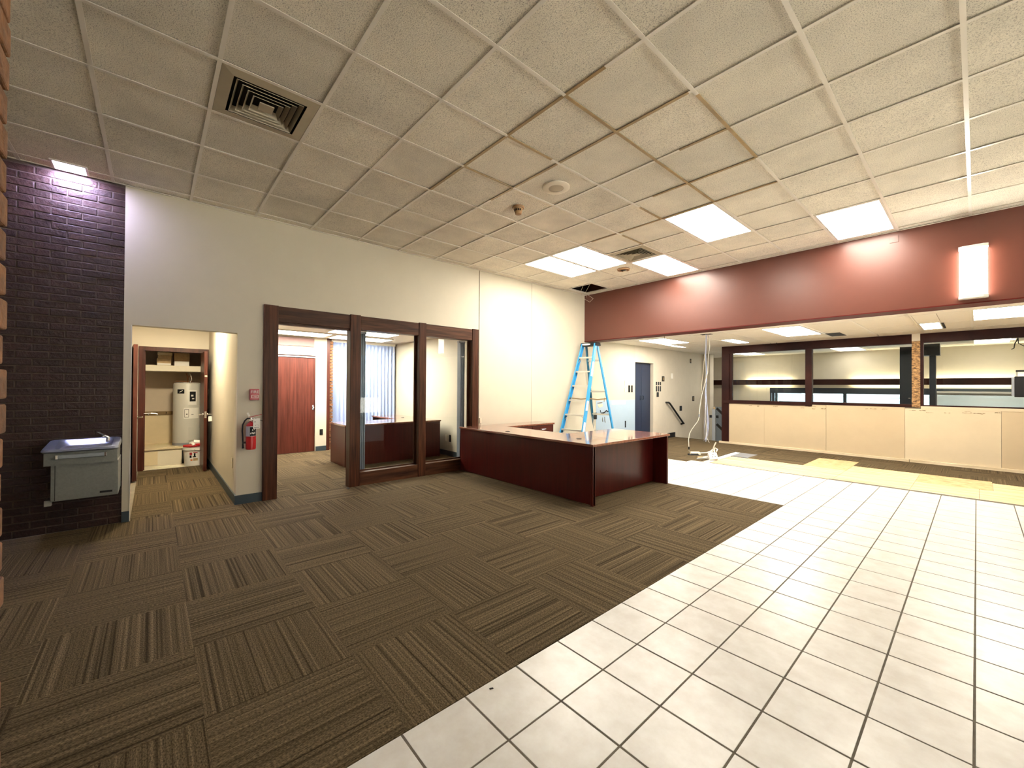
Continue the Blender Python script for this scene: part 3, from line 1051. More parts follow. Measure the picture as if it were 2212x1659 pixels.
# ---- stairs, edge trim
st = MB()
for k in range(9):
    st.box(-5.70, -4.45, 11.2 + k * .28, 11.2 + (k + 1) * .28, -.20 - .18 * (k + 1), -.012 - .18 * (k + 1))
st.box(-7.2, -4.45, 13.72, 14.8, -2.0, -1.65)
struct(st.build('floor_stairs', 'carpet_x'))
sbox('wall_stair_right', 'bluegrey', -4.45, -4.37, 11.2, 14.8, -2.2, -.012)
sbox('trim_6', 'black', XL, XL + .025, 10.80, 11.2, .0, .13)

# ================================================================== CEILINGS
S = .6096
def gx(i): return -1.88 + i * .6114
def gy(j): return 1.5158 + j * S
sbox('wall_plenum', 'plenum', -5.82, XL + .001, Y0, YB, ZC, 3.95)
ceiling = struct(MB().box(-5.82, XR, Y0, YB, 3.95, 4.05).build('ceiling', 'plenum'))
I0, I1 = -7, 9
J0, J1 = -9, 10
light_cells = {}
def lights_hi():
    # (i,j) lower-left cell of each two-cell fixture, long side along y
    return [(-1, 5), (1, 7), (-5, 5), (-4, 5), (-3, 7)]
holes = set()
for (i, j) in lights_hi():
    holes.add((i, j)); holes.add((i, j + 1))
vents = [(-3, -2), (-3, 6)]
HALL_FILL = [(6, -4)]  # unseen ceiling panel, added to brighten the hall
for (i, j) in HALL_FILL:
    holes.add((i, j)); holes.add((i, j + 1))
for v in vents: holes.add(v)
holes.add((-6, 8))                                   # the missing tile
holes.add((-7, -4)); holes.add((-6, -4))
tile_c = {}
for i in range(I0, I1 + 1):
    for j in range(J0, J1):
        x0, x1 = max(gx(i), XL), min(gx(i + 1), XR)
        y0, y1 = max(gy(j), Y0), min(gy(j + 1), YB)
        if x1 - x0 < .03 or y1 - y0 < .03 or (i, j) in holes:
            continue
        k = (round(x1 - x0, 3), round(y1 - y0, 3))
        z = ZC + .015 + random.uniform(-.002, .003)
        if k not in tile_c:
            o = MB().box(-k[0] / 2 + .003, k[0] / 2 - .003, -k[1] / 2 + .003, k[1] / 2 - .003, -.008, .010).build('ceiling_tile', 'ceil', ceiling)
            tile_c[k] = o.data
            o.location = ((x0 + x1) / 2, (y0 + y1) / 2, z)
        else:
            place(tile_c[k], 'ceiling_tile', ((x0 + x1) / 2, (y0 + y1) / 2, z), ceiling)
# tee grid; some stretches are brown
TW = .0125
def tee_x(y, x0, x1, m):
    box('cross_tee', m, x0, x1, y - TW, y + TW, ZC - .003, ZC + .001, ceiling)
def tee_y(x, y0, y1, m):
    box('main_tee', m, x - TW, x + TW, y0, y1, ZC - .004, ZC, ceiling)
def runs(lo, hi, brown_runs):
    out, p = [], lo
    for a, b in sorted(brown_runs):
        if a > p: out.append((p, a, 'tee'))
        out.append((a, b, 'tee_brown')); p = b
    if p < hi: out.append((p, hi, 'tee'))
    return out
SX = {1: [(gx(-3), gx(.55))], 2: [(gx(-2.6), gx(.95))], 3: [(gx(.35), gx(.98))], 4: [(gx(-.62), gx(.98))], 5: [(gx(-2.7), gx(1))]}
SY = {0: [(gy(1), gy(5))], -1: [(gy(1), gy(1.85)), (gy(4.2), gy(5))], -2: [(gy(1), gy(2)), (gy(5.15), gy(6))], 1: [(gy(2.1), gy(4))]}
for j in range(J0, J1 + 1):
    if Y0 < gy(j) < YB:
        for a, b, m_ in runs(XL, XR, SX.get(j, [])):
            tee_x(gy(j), a, b, m_)
for i in range(I0, I1 + 1):
    if XL < gx(i) < XR:
        for a, b, m_ in runs(Y0, YB, SY.get(i, [])):
            tee_y(gx(i), a, b, m_)
box('wall_angle', 'tee', XL, XL + .02, Y0, YB, ZC - .004, ZC + .002, ceiling)
box('wall_angle', 'tee', XL, XR, YB - .02, YB, ZC - .004, ZC + .002, ceiling)

def fixture(name, x0, x1, y0, y1, z, label, lens, group=None, drop=.0):
    t = thing(name, label, 'light', ((x0 + x1) / 2, (y0 + y1) / 2, z), group)
    f = MB()
    b = .018
    f.box(x0, x0 + b, y0, y1, z - .003 - drop, z + .05)
    f.box(x1 - b, x1, y0, y1, z - .003 - drop, z + .05)
    f.box(x0 + b, x1 - b, y0, y0 + b, z - .003 - drop, z + .05)
    f.box(x0 + b, x1 - b, y1 - b, y1, z - .003 - drop, z + .05)
    f.box(x0, x1, y0, y1, z + .05, z + .055)
    f.build('frame', 'light_frame', t)
    box('diffuser', lens, x0 + b, x1 - b, y0 + b, y1 - b, z - .001 - drop, z + .008, t)
    return t
G1 = 'fluorescent panels in the high ceiling'
labs = ['large glowing ceiling panel nearest the middle of the high ceiling', 'glowing ceiling panel against the beam above the wall sconce side',
        'left of the two adjoining glowing panels toward the cream wall', 'right of the two adjoining glowing panels toward the cream wall',
        'glowing ceiling panel touching the corner of the far air vent']
for (i, j), lb in zip(lights_hi(), labs):
    fixture('ceiling_light', gx(i) + .014, gx(i + 1) - .014, gy(j) + .014, gy(j + 2) - .014, ZC, lb, 'lens', G1)
for n_, (i, j) in enumerate(HALL_FILL):
    fixture('ceiling_light', gx(i) + .014, gx(i + 1) - .014, gy(j) + .014, gy(j + 2) - .014, ZC,
            'added unseen fill light panel at the rear corner of the hall', 'lens', G1)
fixture('ceiling_light', -5.69, -5.475, -.715, -.475, ZC, 'small bluish square ceiling light washing the dark brick wall', 'lens_cool', None, .006)
o = MB()
x0, x1, y0, y1 = max(gx(-7), XL), gx(-5), gy(-4), gy(-3)
o.box(x0 + .003, -5.695, y0 + .003, y1 - .003, ZC + .004, ZC + .02)
o.box(-5.475, x1 - .003, y0 + .003, y1 - .003, ZC + .004, ZC + .02)
o.box(-5.695, -5.475, y0 + .003, -.715, ZC + .004, ZC + .02)
o.box(-5.695, -5.475, -.475, y1 - .003, ZC + .004, ZC + .02)
o.build('cut_ceiling_tile', 'ceil', ceiling)

# concentric square air vents
def vent(i, j, label):
    x0, x1, y0, y1 = gx(i) + .014, gx(i + 1) - .014, gy(j) + .014, gy(j + 1) - .014
    cx, cy = (x0 + x1) / 2, (y0 + y1) / 2
    hw, hh = (x1 - x0) / 2, (y1 - y0) / 2
    t = thing('air_vent', label, 'vent', (cx, cy, ZC), 'square air vents in the high ceiling')
    def ring(mb, a0, z0, a1, z1):
        """flat or sloped square ring from half-size a0 (z0) to a1 (z1), with thickness"""
        V, F = [], []
        for a, z in ((a0, z0), (a1, z1), (a1, z1 + .004), (a0, z0 + .004)):
            V += [(cx - a * hw, cy - a * hh, z), (cx + a * hw, cy - a * hh, z), (cx + a * hw, cy + a * hh, z), (cx - a * hw, cy + a * hh, z)]
        for r in range(4):
            n = (r + 1) % 4
            for k in range(4):
                F.append((r * 4 + k, r * 4 + (k + 1) % 4, n * 4 + (k + 1) % 4, n * 4 + k))
        mb._add(V, F)
        return mb
    ring(MB(), 1.0, ZC - .002, .76, ZC - .010).build('frame', 'vent', t)
    box('backing', 'plenum', x0, x1, y0, y1, ZC + .10, ZC + .11, t)
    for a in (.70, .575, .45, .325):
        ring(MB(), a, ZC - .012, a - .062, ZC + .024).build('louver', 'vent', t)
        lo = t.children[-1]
        lo.data.materials.append(MT['plenum'])  # shade between the louvers is painted on their upper faces
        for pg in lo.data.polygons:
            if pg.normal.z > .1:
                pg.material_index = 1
    box('core', 'vent', cx - .155 * hw, cx + .155 * hw, cy - .155 * hh, cy + .155 * hh, ZC - .012, ZC - .004, t)
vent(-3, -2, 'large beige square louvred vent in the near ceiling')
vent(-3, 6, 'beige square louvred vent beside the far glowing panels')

# speaker and smoke detectors
sp = thing('ceiling_speaker', 'round beige ceiling speaker with tan mesh centre', 'speaker', (-2.81, 3.05, ZC))
MB().lathe([(.075, ZC - .012), (.13, ZC - .012), (.138, ZC - .006), (.138, ZC + .004)], -2.81, 3.05, 40, False).build('ring', 'speaker', sp, smooth=True)
MB().lathe([(.02, ZC - .014), (.06, ZC - .013), (.078, ZC - .008), (.078, ZC)], -2.81, 3.05, 32).build('mesh_cover', 'mesh_tan', sp, smooth=True)
sd = thing('smoke_detector', 'brown aged smoke detector hanging near the ceiling speaker', 'detector', (-3.40, 3.07, ZC))
MB().lathe([(.062, ZC - .018), (.068, ZC - .006), (.066, ZC + .002)], -3.40, 3.07, 28).build('base', 'detector', sd, smooth=True)
MB().lathe([(.028, ZC - .085), (.036, ZC - .080), (.042, ZC - .05), (.05, ZC - .018)], -3.40, 3.07, 28).build('head', 'detector', sd, smooth=True)
for k in range(5):
    a = -.9 + k * .45 - .9
    MB().box(-.008, .008, -.002, .002, -.010, .010).build('slot', 'black', sd).location = (0, 0, 0)
for k, ch in enumerate([c for c in sd.children if c.name.startswith('slot')]):
    a = -PI / 2 + .75 + (k - 2) * .5 - .4
    ch.matrix_parent_inverse = Matrix.Translation(-Vector(sd.location))
    ch.location = (-3.40 + .0445 * math.cos(a), 3.07 + .0445 * math.sin(a), ZC - .042)
    ch.rotation_euler = (0, 0, a + PI / 2)
dp = thing('detector_base', 'dark brown empty detector base beside the far air vent', 'detector', (-3.98, 6.02, ZC))
MB().lathe([(.05, ZC - .022), (.10, ZC - .020), (.105, ZC - .006), (.105, ZC + .002)], -3.98, 6.02, 28, False).build('ring', 'detector', dp, smooth=True)
MB().lathe([(.09, ZC - .012), (.09, ZC)], -3.98, 6.02, 24).build('socket', 'black', dp, smooth=True)
box('tab', 'speaker', -4.02, -3.96, 6.06, 6.10, ZC - .024, ZC - .012, dp)
# wires in the opening left by the missing tile
wv = tag(MB().tube([(-5.2, 6.5, 3.9), (-5.25, 6.55, 3.5), (-5.45, 6.68, 3.38), (-5.50, 6.85, 3.27), (-5.42, 6.95, 3.20), (-5.36, 6.99, 3.27), (-5.42, 6.90, 3.34)], .0035, 6)
         .tube([(-5.1, 6.6, 3.9), (-5.15, 6.6, 3.46), (-5.35, 6.72, 3.36), (-5.46, 6.9, 3.30)], .003, 6).build('loose_wire', 'offwhite'), 'loose thin wires dangling from the missing ceiling tile', 'wire')
pl = MB()
pl.tube([(-5.3, 6.45, 3.9), (-5.2, 6.6, 3.55), (-5.0, 6.7, 3.9)], .006, 6)
pl.tube([(-5.0, 6.5, 3.9), (-5.12, 6.66, 3.52), (-5.22, 6.8, 3.9)], .006, 6)
tag(pl.build('loose_wire', 'grey'), 'grey cables looping inside the dark ceiling opening', 'wire')

# ---- low wing ceiling, 24 x 48 in tiles running along y
cw = struct(MB().box(-7.2, XR, YB + .32, 15.0, ZW + .45, ZW + .5).build('ceiling_wing', 'plenum'))
hole_w = []
LOW = [  # x0,x1,y0,y1,label
    (-5.05, -4.42, 8.22, 9.42, 'glowing wing panel nearest the stepladder top'),
    (-5.12, -4.97, 9.50, 10.42, 'half hidden glowing panel behind the ladder side panel in the wing'),
    (-3.74, -3.46, 9.40, 10.38, 'narrow glowing panel beside the hanging cable bundle'),
    (-2.565, -1.965, 8.20, 9.70, 'large glowing wing panel beneath the maroon beam'),
    (-.045, .56, 8.18, 9.42, 'long glowing wing panel under the wall sconce'),
    (-.63, -.375, 9.32, 10.26, 'short glowing wing panel just above the rough wood pillar'),
    (-2.555, -1.965, 13.30, 14.55, 'glowing panel behind the middle teller pane'),
    (-.06, .49, 13.10, 14.25, 'glowing panel behind the right teller pane'),
    (-4.89, -4.31, 13.07, 14.28, 'glowing panel behind the left teller pane'),
]
lx = [-5.70, -5.05, -4.42, -3.80, -3.18, -2.565, -1.93, -1.29, -.66, -.05, .56, 1.17, 1.78, 2.39, 3.0, 3.61, XR]
ly = [YB + .32, 7.93, 8.20, 9.42, 10.40, YP, 11.85, 13.07, 14.28, 14.8]
tw_ = MB()
def clear(a, b, c, d):
    return [(q[0], q[1], q[2], q[3]) for q in LOW if q[0] < b - .01 and q[1] > a + .01 and q[2] < d - .01 and q[3] > c + .01]
def put_low(a, b, c, d):
    """low ceiling tile with fixture openings cut out of it"""
    rects = [(a, b, c, d)]
    for q in clear(a, b, c, d):
        out = []
        for (p0, p1, p2, p3) in rects:
            x0, x1, y0, y1 = max(p0, q[0]), min(p1, q[1]), max(p2, q[2]), min(p3, q[3])
            if x0 >= x1 or y0 >= y1:
                out.append((p0, p1, p2, p3)); continue
            if p0 < x0 - .004: out.append((p0, x0, p2, p3))
            if x1 < p1 - .004: out.append((x1, p1, p2, p3))
            if p2 < y0 - .004: out.append((x0, x1, p2, y0))
            if y1 < p3 - .004: out.append((x0, x1, y1, p3))
        rects = out
    if not rects:
        return
    mb = MB()
    for (p0, p1, p2, p3) in rects:
        mb.box(p0 + .003, p1 - .003, p2 + .003, p3 - .003, ZW + .003, ZW + .018)
    mb.build('ceiling_tile', 'ceil_wing', cw)
for a, b in zip(lx[:-1], lx[1:]):
    for c, d in zip(ly[:-1], ly[1:]):
        put_low(a, b, c, d)
put_low(-7.2, -5.70, 13.3, 14.8)
for x in lx[1:-1]:
    box('main_tee', 'tee', x - .012, x + .012, YB + .32, 14.8, ZW - .002, ZW + .003, cw)
for y in ly[1:-1]:
    box('cross_tee', 'tee', -5.7, XR, y - .012, y + .012, ZW - .001, ZW + .003, cw)
for (a, b, c, d, lb) in LOW:
    fixture('ceiling_light', a, b, c, d, ZW, lb, 'lens_dim' if c > 13 else 'lens', 'fluorescent panels in the low ceiling')
box('dark_gap', 'plenum', -.375, -.345, 9.4, 10.26, ZW - .004, ZW, cw)
box('dark_gap', 'plenum', -1.93, -1.70, 9.70, 10.30, ZW - .003, ZW + .001, cw)
# office and alcove lights
G3 = 'glowing panels in the office ceiling'
fixture('ceiling_light', -8.98, -8.36, 1.45, 2.66, 2.42, 'glowing office panel nearest the red-brown door', 'lens_office', G3, .02)
fixture('ceiling_light', -9.05, -8.42, 2.76, 3.95, 2.42, 'glowing office panel beside the blue blinds', 'lens_office', G3, .02)
fixture('ceiling_light', -8.08, -7.50, 2.45, 3.66, 2.42, 'glowing office panel above the office desk', 'lens_office', G3, .02)
al = thing('ceiling_light', 'recessed warm light inside the alcove above the closet doors', 'light', (-7.3, .46, 2.5))
MB().lathe([(.15, 2.492), (.19, 2.492), (.19, 2.5)], -7.3, .46, 28, False).build('trim_ring', 'light_frame', al)
MB().lathe([(.15, 2.494), (.15, 2.5)], -7.3, .46, 28).build('lens', emit('alcove_lens', (1, .86, .60), 200.0), al)

# ================================================================== WALL SCONCE
sx0, sx1, sz0, sz1 = -.148, .098, 2.44, 3.045
sn = thing('wall_sconce', 'tall white glowing rectangular sconce on the maroon beam', 'light', (-.02, YB, 2.44))
box('back_plate', 'white', sx0 + .02, sx1 - .02, YB - .012, YB, sz0 + .02, sz1 - .02, sn)
pr = [(sx0 + .015, YB - .01), (sx1 - .015, YB - .01), (sx1 - .015, YB - .085), (sx1 - .05, YB - .105), (sx0 + .05, YB - .105), (sx0 + .015, YB - .085)]
MB().prism(pr, sz0 + .03, sz1 - .03).build('diffuser', 'lens_sconce', sn)
for z0, z1 in ((sz0, sz0 + .03), (sz1 - .03, sz1)):
    pr2 = [(sx0 + .008, YB), (sx1 - .008, YB), (sx1 - .008, YB - .09), (sx1 - .046, YB - .112), (sx0 + .046, YB - .112), (sx0 + .008, YB - .09)]
    MB().prism(pr2, z0, z1).build('end_cap', 'white', sn)

# ================================================================== DESKS
def slab_top(mb, x0, x1, y0, y1, z0, z1):
    mb.box(x0, x1, y0, y1, z0, z1, .004)
DZ = .724
dk = thing('reception_desk', 'U-shaped mahogany reception desk with glossy top on the carpet', 'desk', (-4.3, 4.6, 0))
xe = -2.945
box('front_panel', 'mahog', -5.66, xe, 3.862, 3.890, .012, DZ - .03, dk, .002)
box('corner_edge', 'mahog', xe - .035, xe, 3.846, 3.90, .004, DZ - .03, dk, .004)
box('modesty_panel', 'mahog', -3.20, -3.172, 3.90, 5.58, .012, DZ - .03, dk)
box('end_panel', 'mahog', -3.86, xe - .008, 5.58, 5.618, .004, DZ - .03, dk, .003)
box('left_panel', 'mahog', -5.685, -5.66, 3.862, 5.66, .004, DZ - .03, dk)
box('front_top', 'mahog_top', -5.69, xe + .006, 3.842, 4.50, DZ - .03, DZ, dk, .004)
box('side_top', 'mahog_top', -3.90, xe + .006, 4.50, 5.645, DZ - .03, DZ, dk, .004)
box('return_top', 'mahog_top', -5.69, -5.245, 4.50, 5.69, DZ - .03, DZ, dk, .004)
box('return_body', 'mahog', -5.66, -5.265, 4.52, 5.67, .05, DZ - .03, dk)
box('pedestal', 'mahog', -5.64, -5.28, 4.54, 5.65, .004, .05, dk)
for (a, b, z0, z1) in ((4.56, 5.10, .52, .685), (5.11, 5.655, .52, .685), (4.56, 5.10, .07, .51), (5.11, 5.655, .07, .51)):
    dwr = box('drawer', 'mahog', -5.265, -5.247, a, b, z0, z1, dk, .002)
    yc, zc_ = (a + b) / 2, (z0 + z1) / 2 + .02
    MB().tube([(-5.247, yc - .06, zc_), (-5.222, yc - .05, zc_), (-5.222, yc + .05, zc_), (-5.247, yc + .06, zc_)], .005, 8).build('handle', 'chrome', dwr, smooth=True)
for (x, y) in ((-4.64, 4.0), (-3.4, 4.15)):
    MB().lathe([(.02, DZ), (.033, DZ + .003), (.036, DZ)], x, y, 20).build('grommet', 'black', dk, smooth=True)
# office desk
od = thing('office_desk', 'mahogany desk with pale reflecting top inside the glass office', 'desk', (-7.4, 3.3, 0))
box('front_panel', 'mahog', -7.128, -7.10, 2.50, 4.33, .012, DZ - .03, od)
box('end_panel', 'mahog', -7.84, -7.098, 2.468, 2.50, .004, DZ - .03, od, .003)
box('far_panel', 'mahog', -7.84, -7.098, 4.302, 4.334, .004, DZ - .03, od, .003)
box('main_top', 'mahog_top', -7.86, -7.08, 2.455, 4.345, DZ - .03, DZ, od, .004)
box('return_top', 'mahog_top', -9.1, -7.86, 3.75, 4.345, DZ - .03, DZ, od, .004)
box('return_panel', 'mahog', -9.08, -7.84, 4.30, 4.33, .012, DZ - .03, od)
box('return_end', 'mahog', -9.08, -9.05, 3.77, 4.33, .004, DZ - .03, od)
MB().lathe([(.02, DZ), (.033, DZ + .003), (.036, DZ)], -8.06, 4.0, 20).build('grommet', 'black', od, smooth=True)

# ================================================================== STEPLADDER
la = thing('stepladder', 'tall blue fibreglass stepladder open behind the reception desk', 'ladder', (-5.417, 6.977, 0))
LC, LA, LH = Vector((-5.417, 6.977)), -1.464, 2.332
dF = Vector((math.cos(LA), math.sin(LA)))
dN = Vector((-math.sin(LA), math.cos(LA)))
def lp_(front, side, z, inset=0.0):
    t = 1 - z / LH
    if front:
        o = dF * (.04 + .808 * t); wd = .164 + (.296 - .164) * t
    else:
        o = -dF * (.04 + .627 * t); wd = .144 + (.280 - .144) * t
    q = LC + o + dN * side * (wd - inset)
    return Vector((q.x, q.y, z))
N3 = Vector((dN.x, dN.y, 0))
F3 = Vector((dF.x, dF.y, 0))
for s_ in (-1, 1):
    p, q = lp_(True, s_, .03), lp_(True, s_, LH - .03)
    dirv = (q - p).normalized()
    off = dirv.cross(N3).normalized()
    mb = MB()                                          # C-channel rail: web outside, two flanges
    mb.bar(p, q, .085, .006, side=off)
    mb.bar(p - N3 * s_ * .013 + off * .040, q - N3 * s_ * .013 + off * .040, .026, .006, side=N3)
    mb.bar(p - N3 * s_ * .013 - off * .040, q - N3 * s_ * .013 - off * .040, .026, .006, side=N3)
    rl_ = mb.build('front_rail', 'lblue', la)
    box('foot', 'black', p.x - .03, p.x + .03, p.y - .05, p.y + .05, .0, .045, la, .004)
    if s_ == 1:
        for z0, z1 in ((1.62, 1.92), (.93, 1.12), (.48, .70)):
            a_, b_ = lp_(True, s_, z0) + N3 * .0045, lp_(True, s_, z1) + N3 * .0045
            MB().bar(a_, b_, .05, .001, side=off).build('sticker', 'paper', rl_)
            MB().bar(a_ + F3 * .043, b_ + F3 * .043, .001, .02, side=off).build('sticker', 'paper', rl_)
    p, q = lp_(False, s_, .03), lp_(False, s_, LH - .04)
    dirv = (q - p).normalized()
    off = dirv.cross(N3).normalized()
    mb = MB()
    mb.bar(p, q, .05, .006, side=off)
    mb.bar(p - N3 * s_ * .012 + off * .023, q - N3 * s_ * .012 + off * .023, .024, .005, side=N3)
    mb.bar(p - N3 * s_ * .012 - off * .023, q - N3 * s_ * .012 - off * .023, .024, .005, side=N3)
    mb.build('rear_rail', 'lblue_d' if s_ == -1 else 'lblue', la)
    box('foot', 'black', p.x - .022, p.x + .022, p.y - .03, p.y + .03, .0, .045, la, .004)
for k in range(1, 8):
    z = .295 * k - .042
    a_, b_ = lp_(True, -1, z, .004), lp_(True, 1, z, .004)
    mb = MB()
    mb.bar(a_, b_, .085, .004, side=F3)
    mb.bar(a_ + F3 * .040 - Vector((0, 0, .014)), b_ + F3 * .040 - Vector((0, 0, .014)), .028, .004, side=Vector((0, 0, 1)))
    mb.bar(a_ - F3 * .040 - Vector((0, 0, .012)), b_ - F3 * .040 - Vector((0, 0, .012)), .024, .004, side=Vector((0, 0, 1)))
    sp_ = mb.build('step', 'alum', la)
    if k in (1, 2, 3, 7):
        br = MB()
        for s_ in (-1, 1):
            e_ = lp_(True, s_, z - .11, .008)
            m_ = (a_ if s_ == -1 else b_) + (b_ - a_) * (.16 if s_ == -1 else -.16) * (1.6 if k < 4 else 1) - Vector((0, 0, .006))
            br.bar(m_, e_, .016, .003, side=F3)
        br.build('knee_brace', 'alum', sp_)
for z in (.42, .80, 1.30, 1.96):
    MB().bar(lp_(False, -1, z), lp_(False, 1, z), .032, .016, side=Vector((0, 0, 1))).build('rear_bar', 'alum', la)
br = MB()
br.bar(lp_(False, 1, 1.84), lp_(False, 1, 1.96) - N3 * .05, .014, .003)
br.bar(lp_(False, -1, 1.84), lp_(False, -1, 1.96) + N3 * .05, .014, .003)
br.build('rear_brace', 'alum', la)
for s_ in (-1, 1):
    a_, b_ = lp_(True, s_, 1.17, .02), lp_(False, s_, 1.15, .02)
    mid = (a_ + b_) / 2 - Vector((0, 0, .022))
    MB().bar(a_, mid, .022, .008, side=Vector((0, 0, 1))).bar(mid, b_, .022, .008, side=Vector((0, 0, 1))).build('spreader', 'brownbar', la)
# top cap
cap = MB()
c0 = LC
hw_, hd_ = .185, .085
def cp3(u, v, z): 
    q = c0 + dN * u + dF * v
    return (q.x, q.y, z)
cap.hexa([cp3(-hw_ - .01, -hd_ - .01, LH - .065), cp3(-hw_ - .01, hd_ + .01, LH - .065), cp3(hw_ + .01, hd_ + .01, LH - .065), cp3(hw_ + .01, -hd_ - .01, LH - .065)],
         [cp3(-hw_, -hd_, LH), cp3(-hw_, hd_, LH), cp3(hw_, hd_, LH), cp3(hw_, -hd_, LH)])
tc = cap.build('top_cap', 'black', la)
ov = MB()
V = []
for k in range(20):
    a = 2 * PI * k / 20
    V.append((-.05 + .105 * math.cos(a), .018 * math.sin(a)))
pf_, pb_ = [], []
for (u, v) in V:
    pf_.append(cp3(u, hd_ + .0105, LH - .034 + v)); pb_.append(cp3(u, hd_ - .004, LH - .034 + v))
ov._add(pf_ + pb_, [tuple(range(20)), tuple(reversed(range(20, 40)))] + [(i, (i + 1) % 20, 20 + (i + 1) % 20, 20 + i) for i in range(20)])
ov.build('oval_label', 'paper', tc)

# ================================================================== WATER FOUNTAIN
FX, FY0, FY1 = -5.25, -.690, -.236
wf_ = thing('drinking_fountain', 'grey wall-mounted drinking fountain with steel basin on dark brick', 'water fountain', (-5.45, -.46, .37))
fm = MB()
fm.box(-5.69, FX - .025, -.652, -.230, .372, .69, .004)
lower = fm.build('cabinet', 'fountain', wf_)
box('seam', 'black', FX - .0255, FX - .024, -.628, -.624, .378, .686, lower)
box('badge', 'black', FX - .0255, FX - .022, -.350, -.268, .402, .420, lower)
up_ = MB().extrude_y([(-5.69, .685), (FX, .685), (FX, .80), (-5.69, .815)], FY0, FY1).build('apron', 'fountain', wf_)
pb = box('push_bar', 'steel', FX, FX + .020, -.616, -.312, .742, .776, wf_, .004)
box('bar_end', 'chrome', FX + .002, FX + .023, -.622, -.606, .740, .778, pb, .003)
box('bar_end', 'chrome', FX + .002, FX + .023, -.322, -.306, .740, .778, pb, .003)
box('bracket', 'heater', -5.69, -5.64, -.735, -.690, .265, .315, wf_)
# basin: rounded rim, sunken bowl, raised back
bs = MB()
def ring_pts(x0, x1, y0, y1, r, z0, z1, n=5):
    """rounded rectangle; z interpolated from front (z0) to back (z1)"""
    out = []
    for cx, cy, a0 in ((x1 - r, y1 - r, 0), (x0 + r, y1 - r, PI / 2), (x0 + r, y0 + r, PI), (x1 - r, y0 + r, 1.5 * PI)):
        for k in range(n + 1):
            a = a0 + PI / 2 * k / n
            x, y = cx + r * math.cos(a), cy + r * math.sin(a)
            t = (x1 - x) / (x1 - x0)
            out.append((x, y, z0 + (z1 - z0) * t))
    return out
loops = [ring_pts(-5.69, FX + .015, FY0 - .012, FY1 + .010, .035, .797, .815),
         ring_pts(-5.69, FX + .028, FY0 - .020, FY1 + .012, .045, .808, .835),
         ring_pts(-5.69, FX + .020, FY0 - .012, FY1 + .006, .045, .826, .868),
         ring_pts(-5.675, FX - .012, FY0 + .025, FY1 - .020, .05, .828, .872),
         ring_pts(-5.66, FX - .035, FY0 + .05, FY1 - .04, .06, .820, .862),
         ring_pts(-5.63, FX - .06, FY0 + .075, FY1 - .06, .07, .775, .80),
         ring_pts(-5.58, FX - .10, FY0 + .12, FY1 - .10, .06, .765, .775)]
vv = [[bs.bm.verts.new(p) for p in L] for L in loops]
for a_, b_ in zip(vv[:-1], vv[1:]):
    n_ = len(a_)
    for k in range(n_):
        bs.bm.faces.new([a_[k], a_[(k + 1) % n_], b_[(k + 1) % n_], b_[k]])
bs.bm.faces.new(vv[-1])
bs.build('basin', 'steel', wf_, smooth=True)
sp_ = MB().tube([(-5.50, -.315, .845), (-5.495, -.315, .885), (-5.485, -.335, .905), (-5.475, -.352, .895)], [.016, .014, .012, .010], 10).build('spout', 'chrome', wf_, smooth=True)
MB().bar((-5.50, -.325, .90), (-5.44, -.375, .945), .034, .006, side=(1, .9, 0)).build('mouth_guard', 'chrome', sp_)
MB().lathe([(.022, .80), (.026, .812), (.018, .82)], -5.36, -.45, 16).build('drain', 'chrome', wf_, smooth=True)

# ================================================================== FIRE EQUIPMENT
fa = thing('fire_alarm', 'red fire alarm pull station above the extinguisher', 'fire alarm', (XL, .915, 1.22))
AY0, AY1, AZ0, AZ1 = .867, .962, 1.215, 1.345
box('back_box', 'redbox', XL, XL + .03, AY0, AY1, AZ0, AZ1, fa, .002)
fp = box('face', 'redbox', XL + .03, XL + .036, AY0 + .004, AY1 - .004, AZ0 + .004, AZ1 - .004, fa, .001)
text('FIRE', .048, 'paper', fp, (XL + .037, (AY0 + AY1) / 2 + .001, AZ1 - .034), (PI / 2, 0, PI / 2))
mb = MB()
ya, yb, za, zb = AY0 + .013, AY1 - .009, AZ0 + .026, AZ0 + .060
for q in ((ya, yb, zb - .004, zb), (ya, yb, za, za + .004), (ya, ya + .007, za, zb), (yb - .007, yb, za, zb)):
    mb.box(XL + .036, XL + .040, *q)
mb.build('pull_bar_outline', 'paper', fp)
MB().bar((XL + .038, ya + .022, zb - .012), (XL + .038, yb - .025, za + .012), .004, .003).bar((XL + .038, yb - .03, za + .014), (XL + .038, yb - .018, za + .02), .004, .003).build('print_mark', 'paper', fp)

ex = thing('fire_extinguisher', 'red fire extinguisher with inspection tag hung beside the walnut frame', 'fire extinguisher', (XL + .08, .885, .63))
ecx, ecy = XL + .085, .872
cy_ = MB().lathe([(.046, .642), (.051, .650), (.052, .66), (.052, .90), (.048, .925), (.034, .948), (.016, .958), (.016, .972)], ecx, ecy, 28).build('cylinder', 'red', ex, smooth=True)
def on_ext(a0, a1, z0, z1, m, nm, r=.0528):
    mb = MB()
    V, F, n = [], [], 8
    for k in range(n + 1):
        a = a0 + (a1 - a0) * k / n
        for z in (z0, z1):
            V.append((ecx + r * math.cos(a), ecy + r * math.sin(a), z))
    for k in range(n):
        F.append((2 * k, 2 * k + 2, 2 * k + 3, 2 * k + 1))
    mb._add(V, F)
    return mb.build(nm, m, cy_)
on_ext(-1.5, 1.4, .797, .915, 'label', 'label_band')
on_ext(-.35, 1.0, .802, .905, 'black', 'label_print', .0534)
for a, z in ((-.28, .83), (.0, .835), (.3, .83), (.55, .835), (.1, .87), (.45, .88)):
    on_ext(a, a + .16, z - .008, z + .010, 'paper', 'pictogram', .0538)
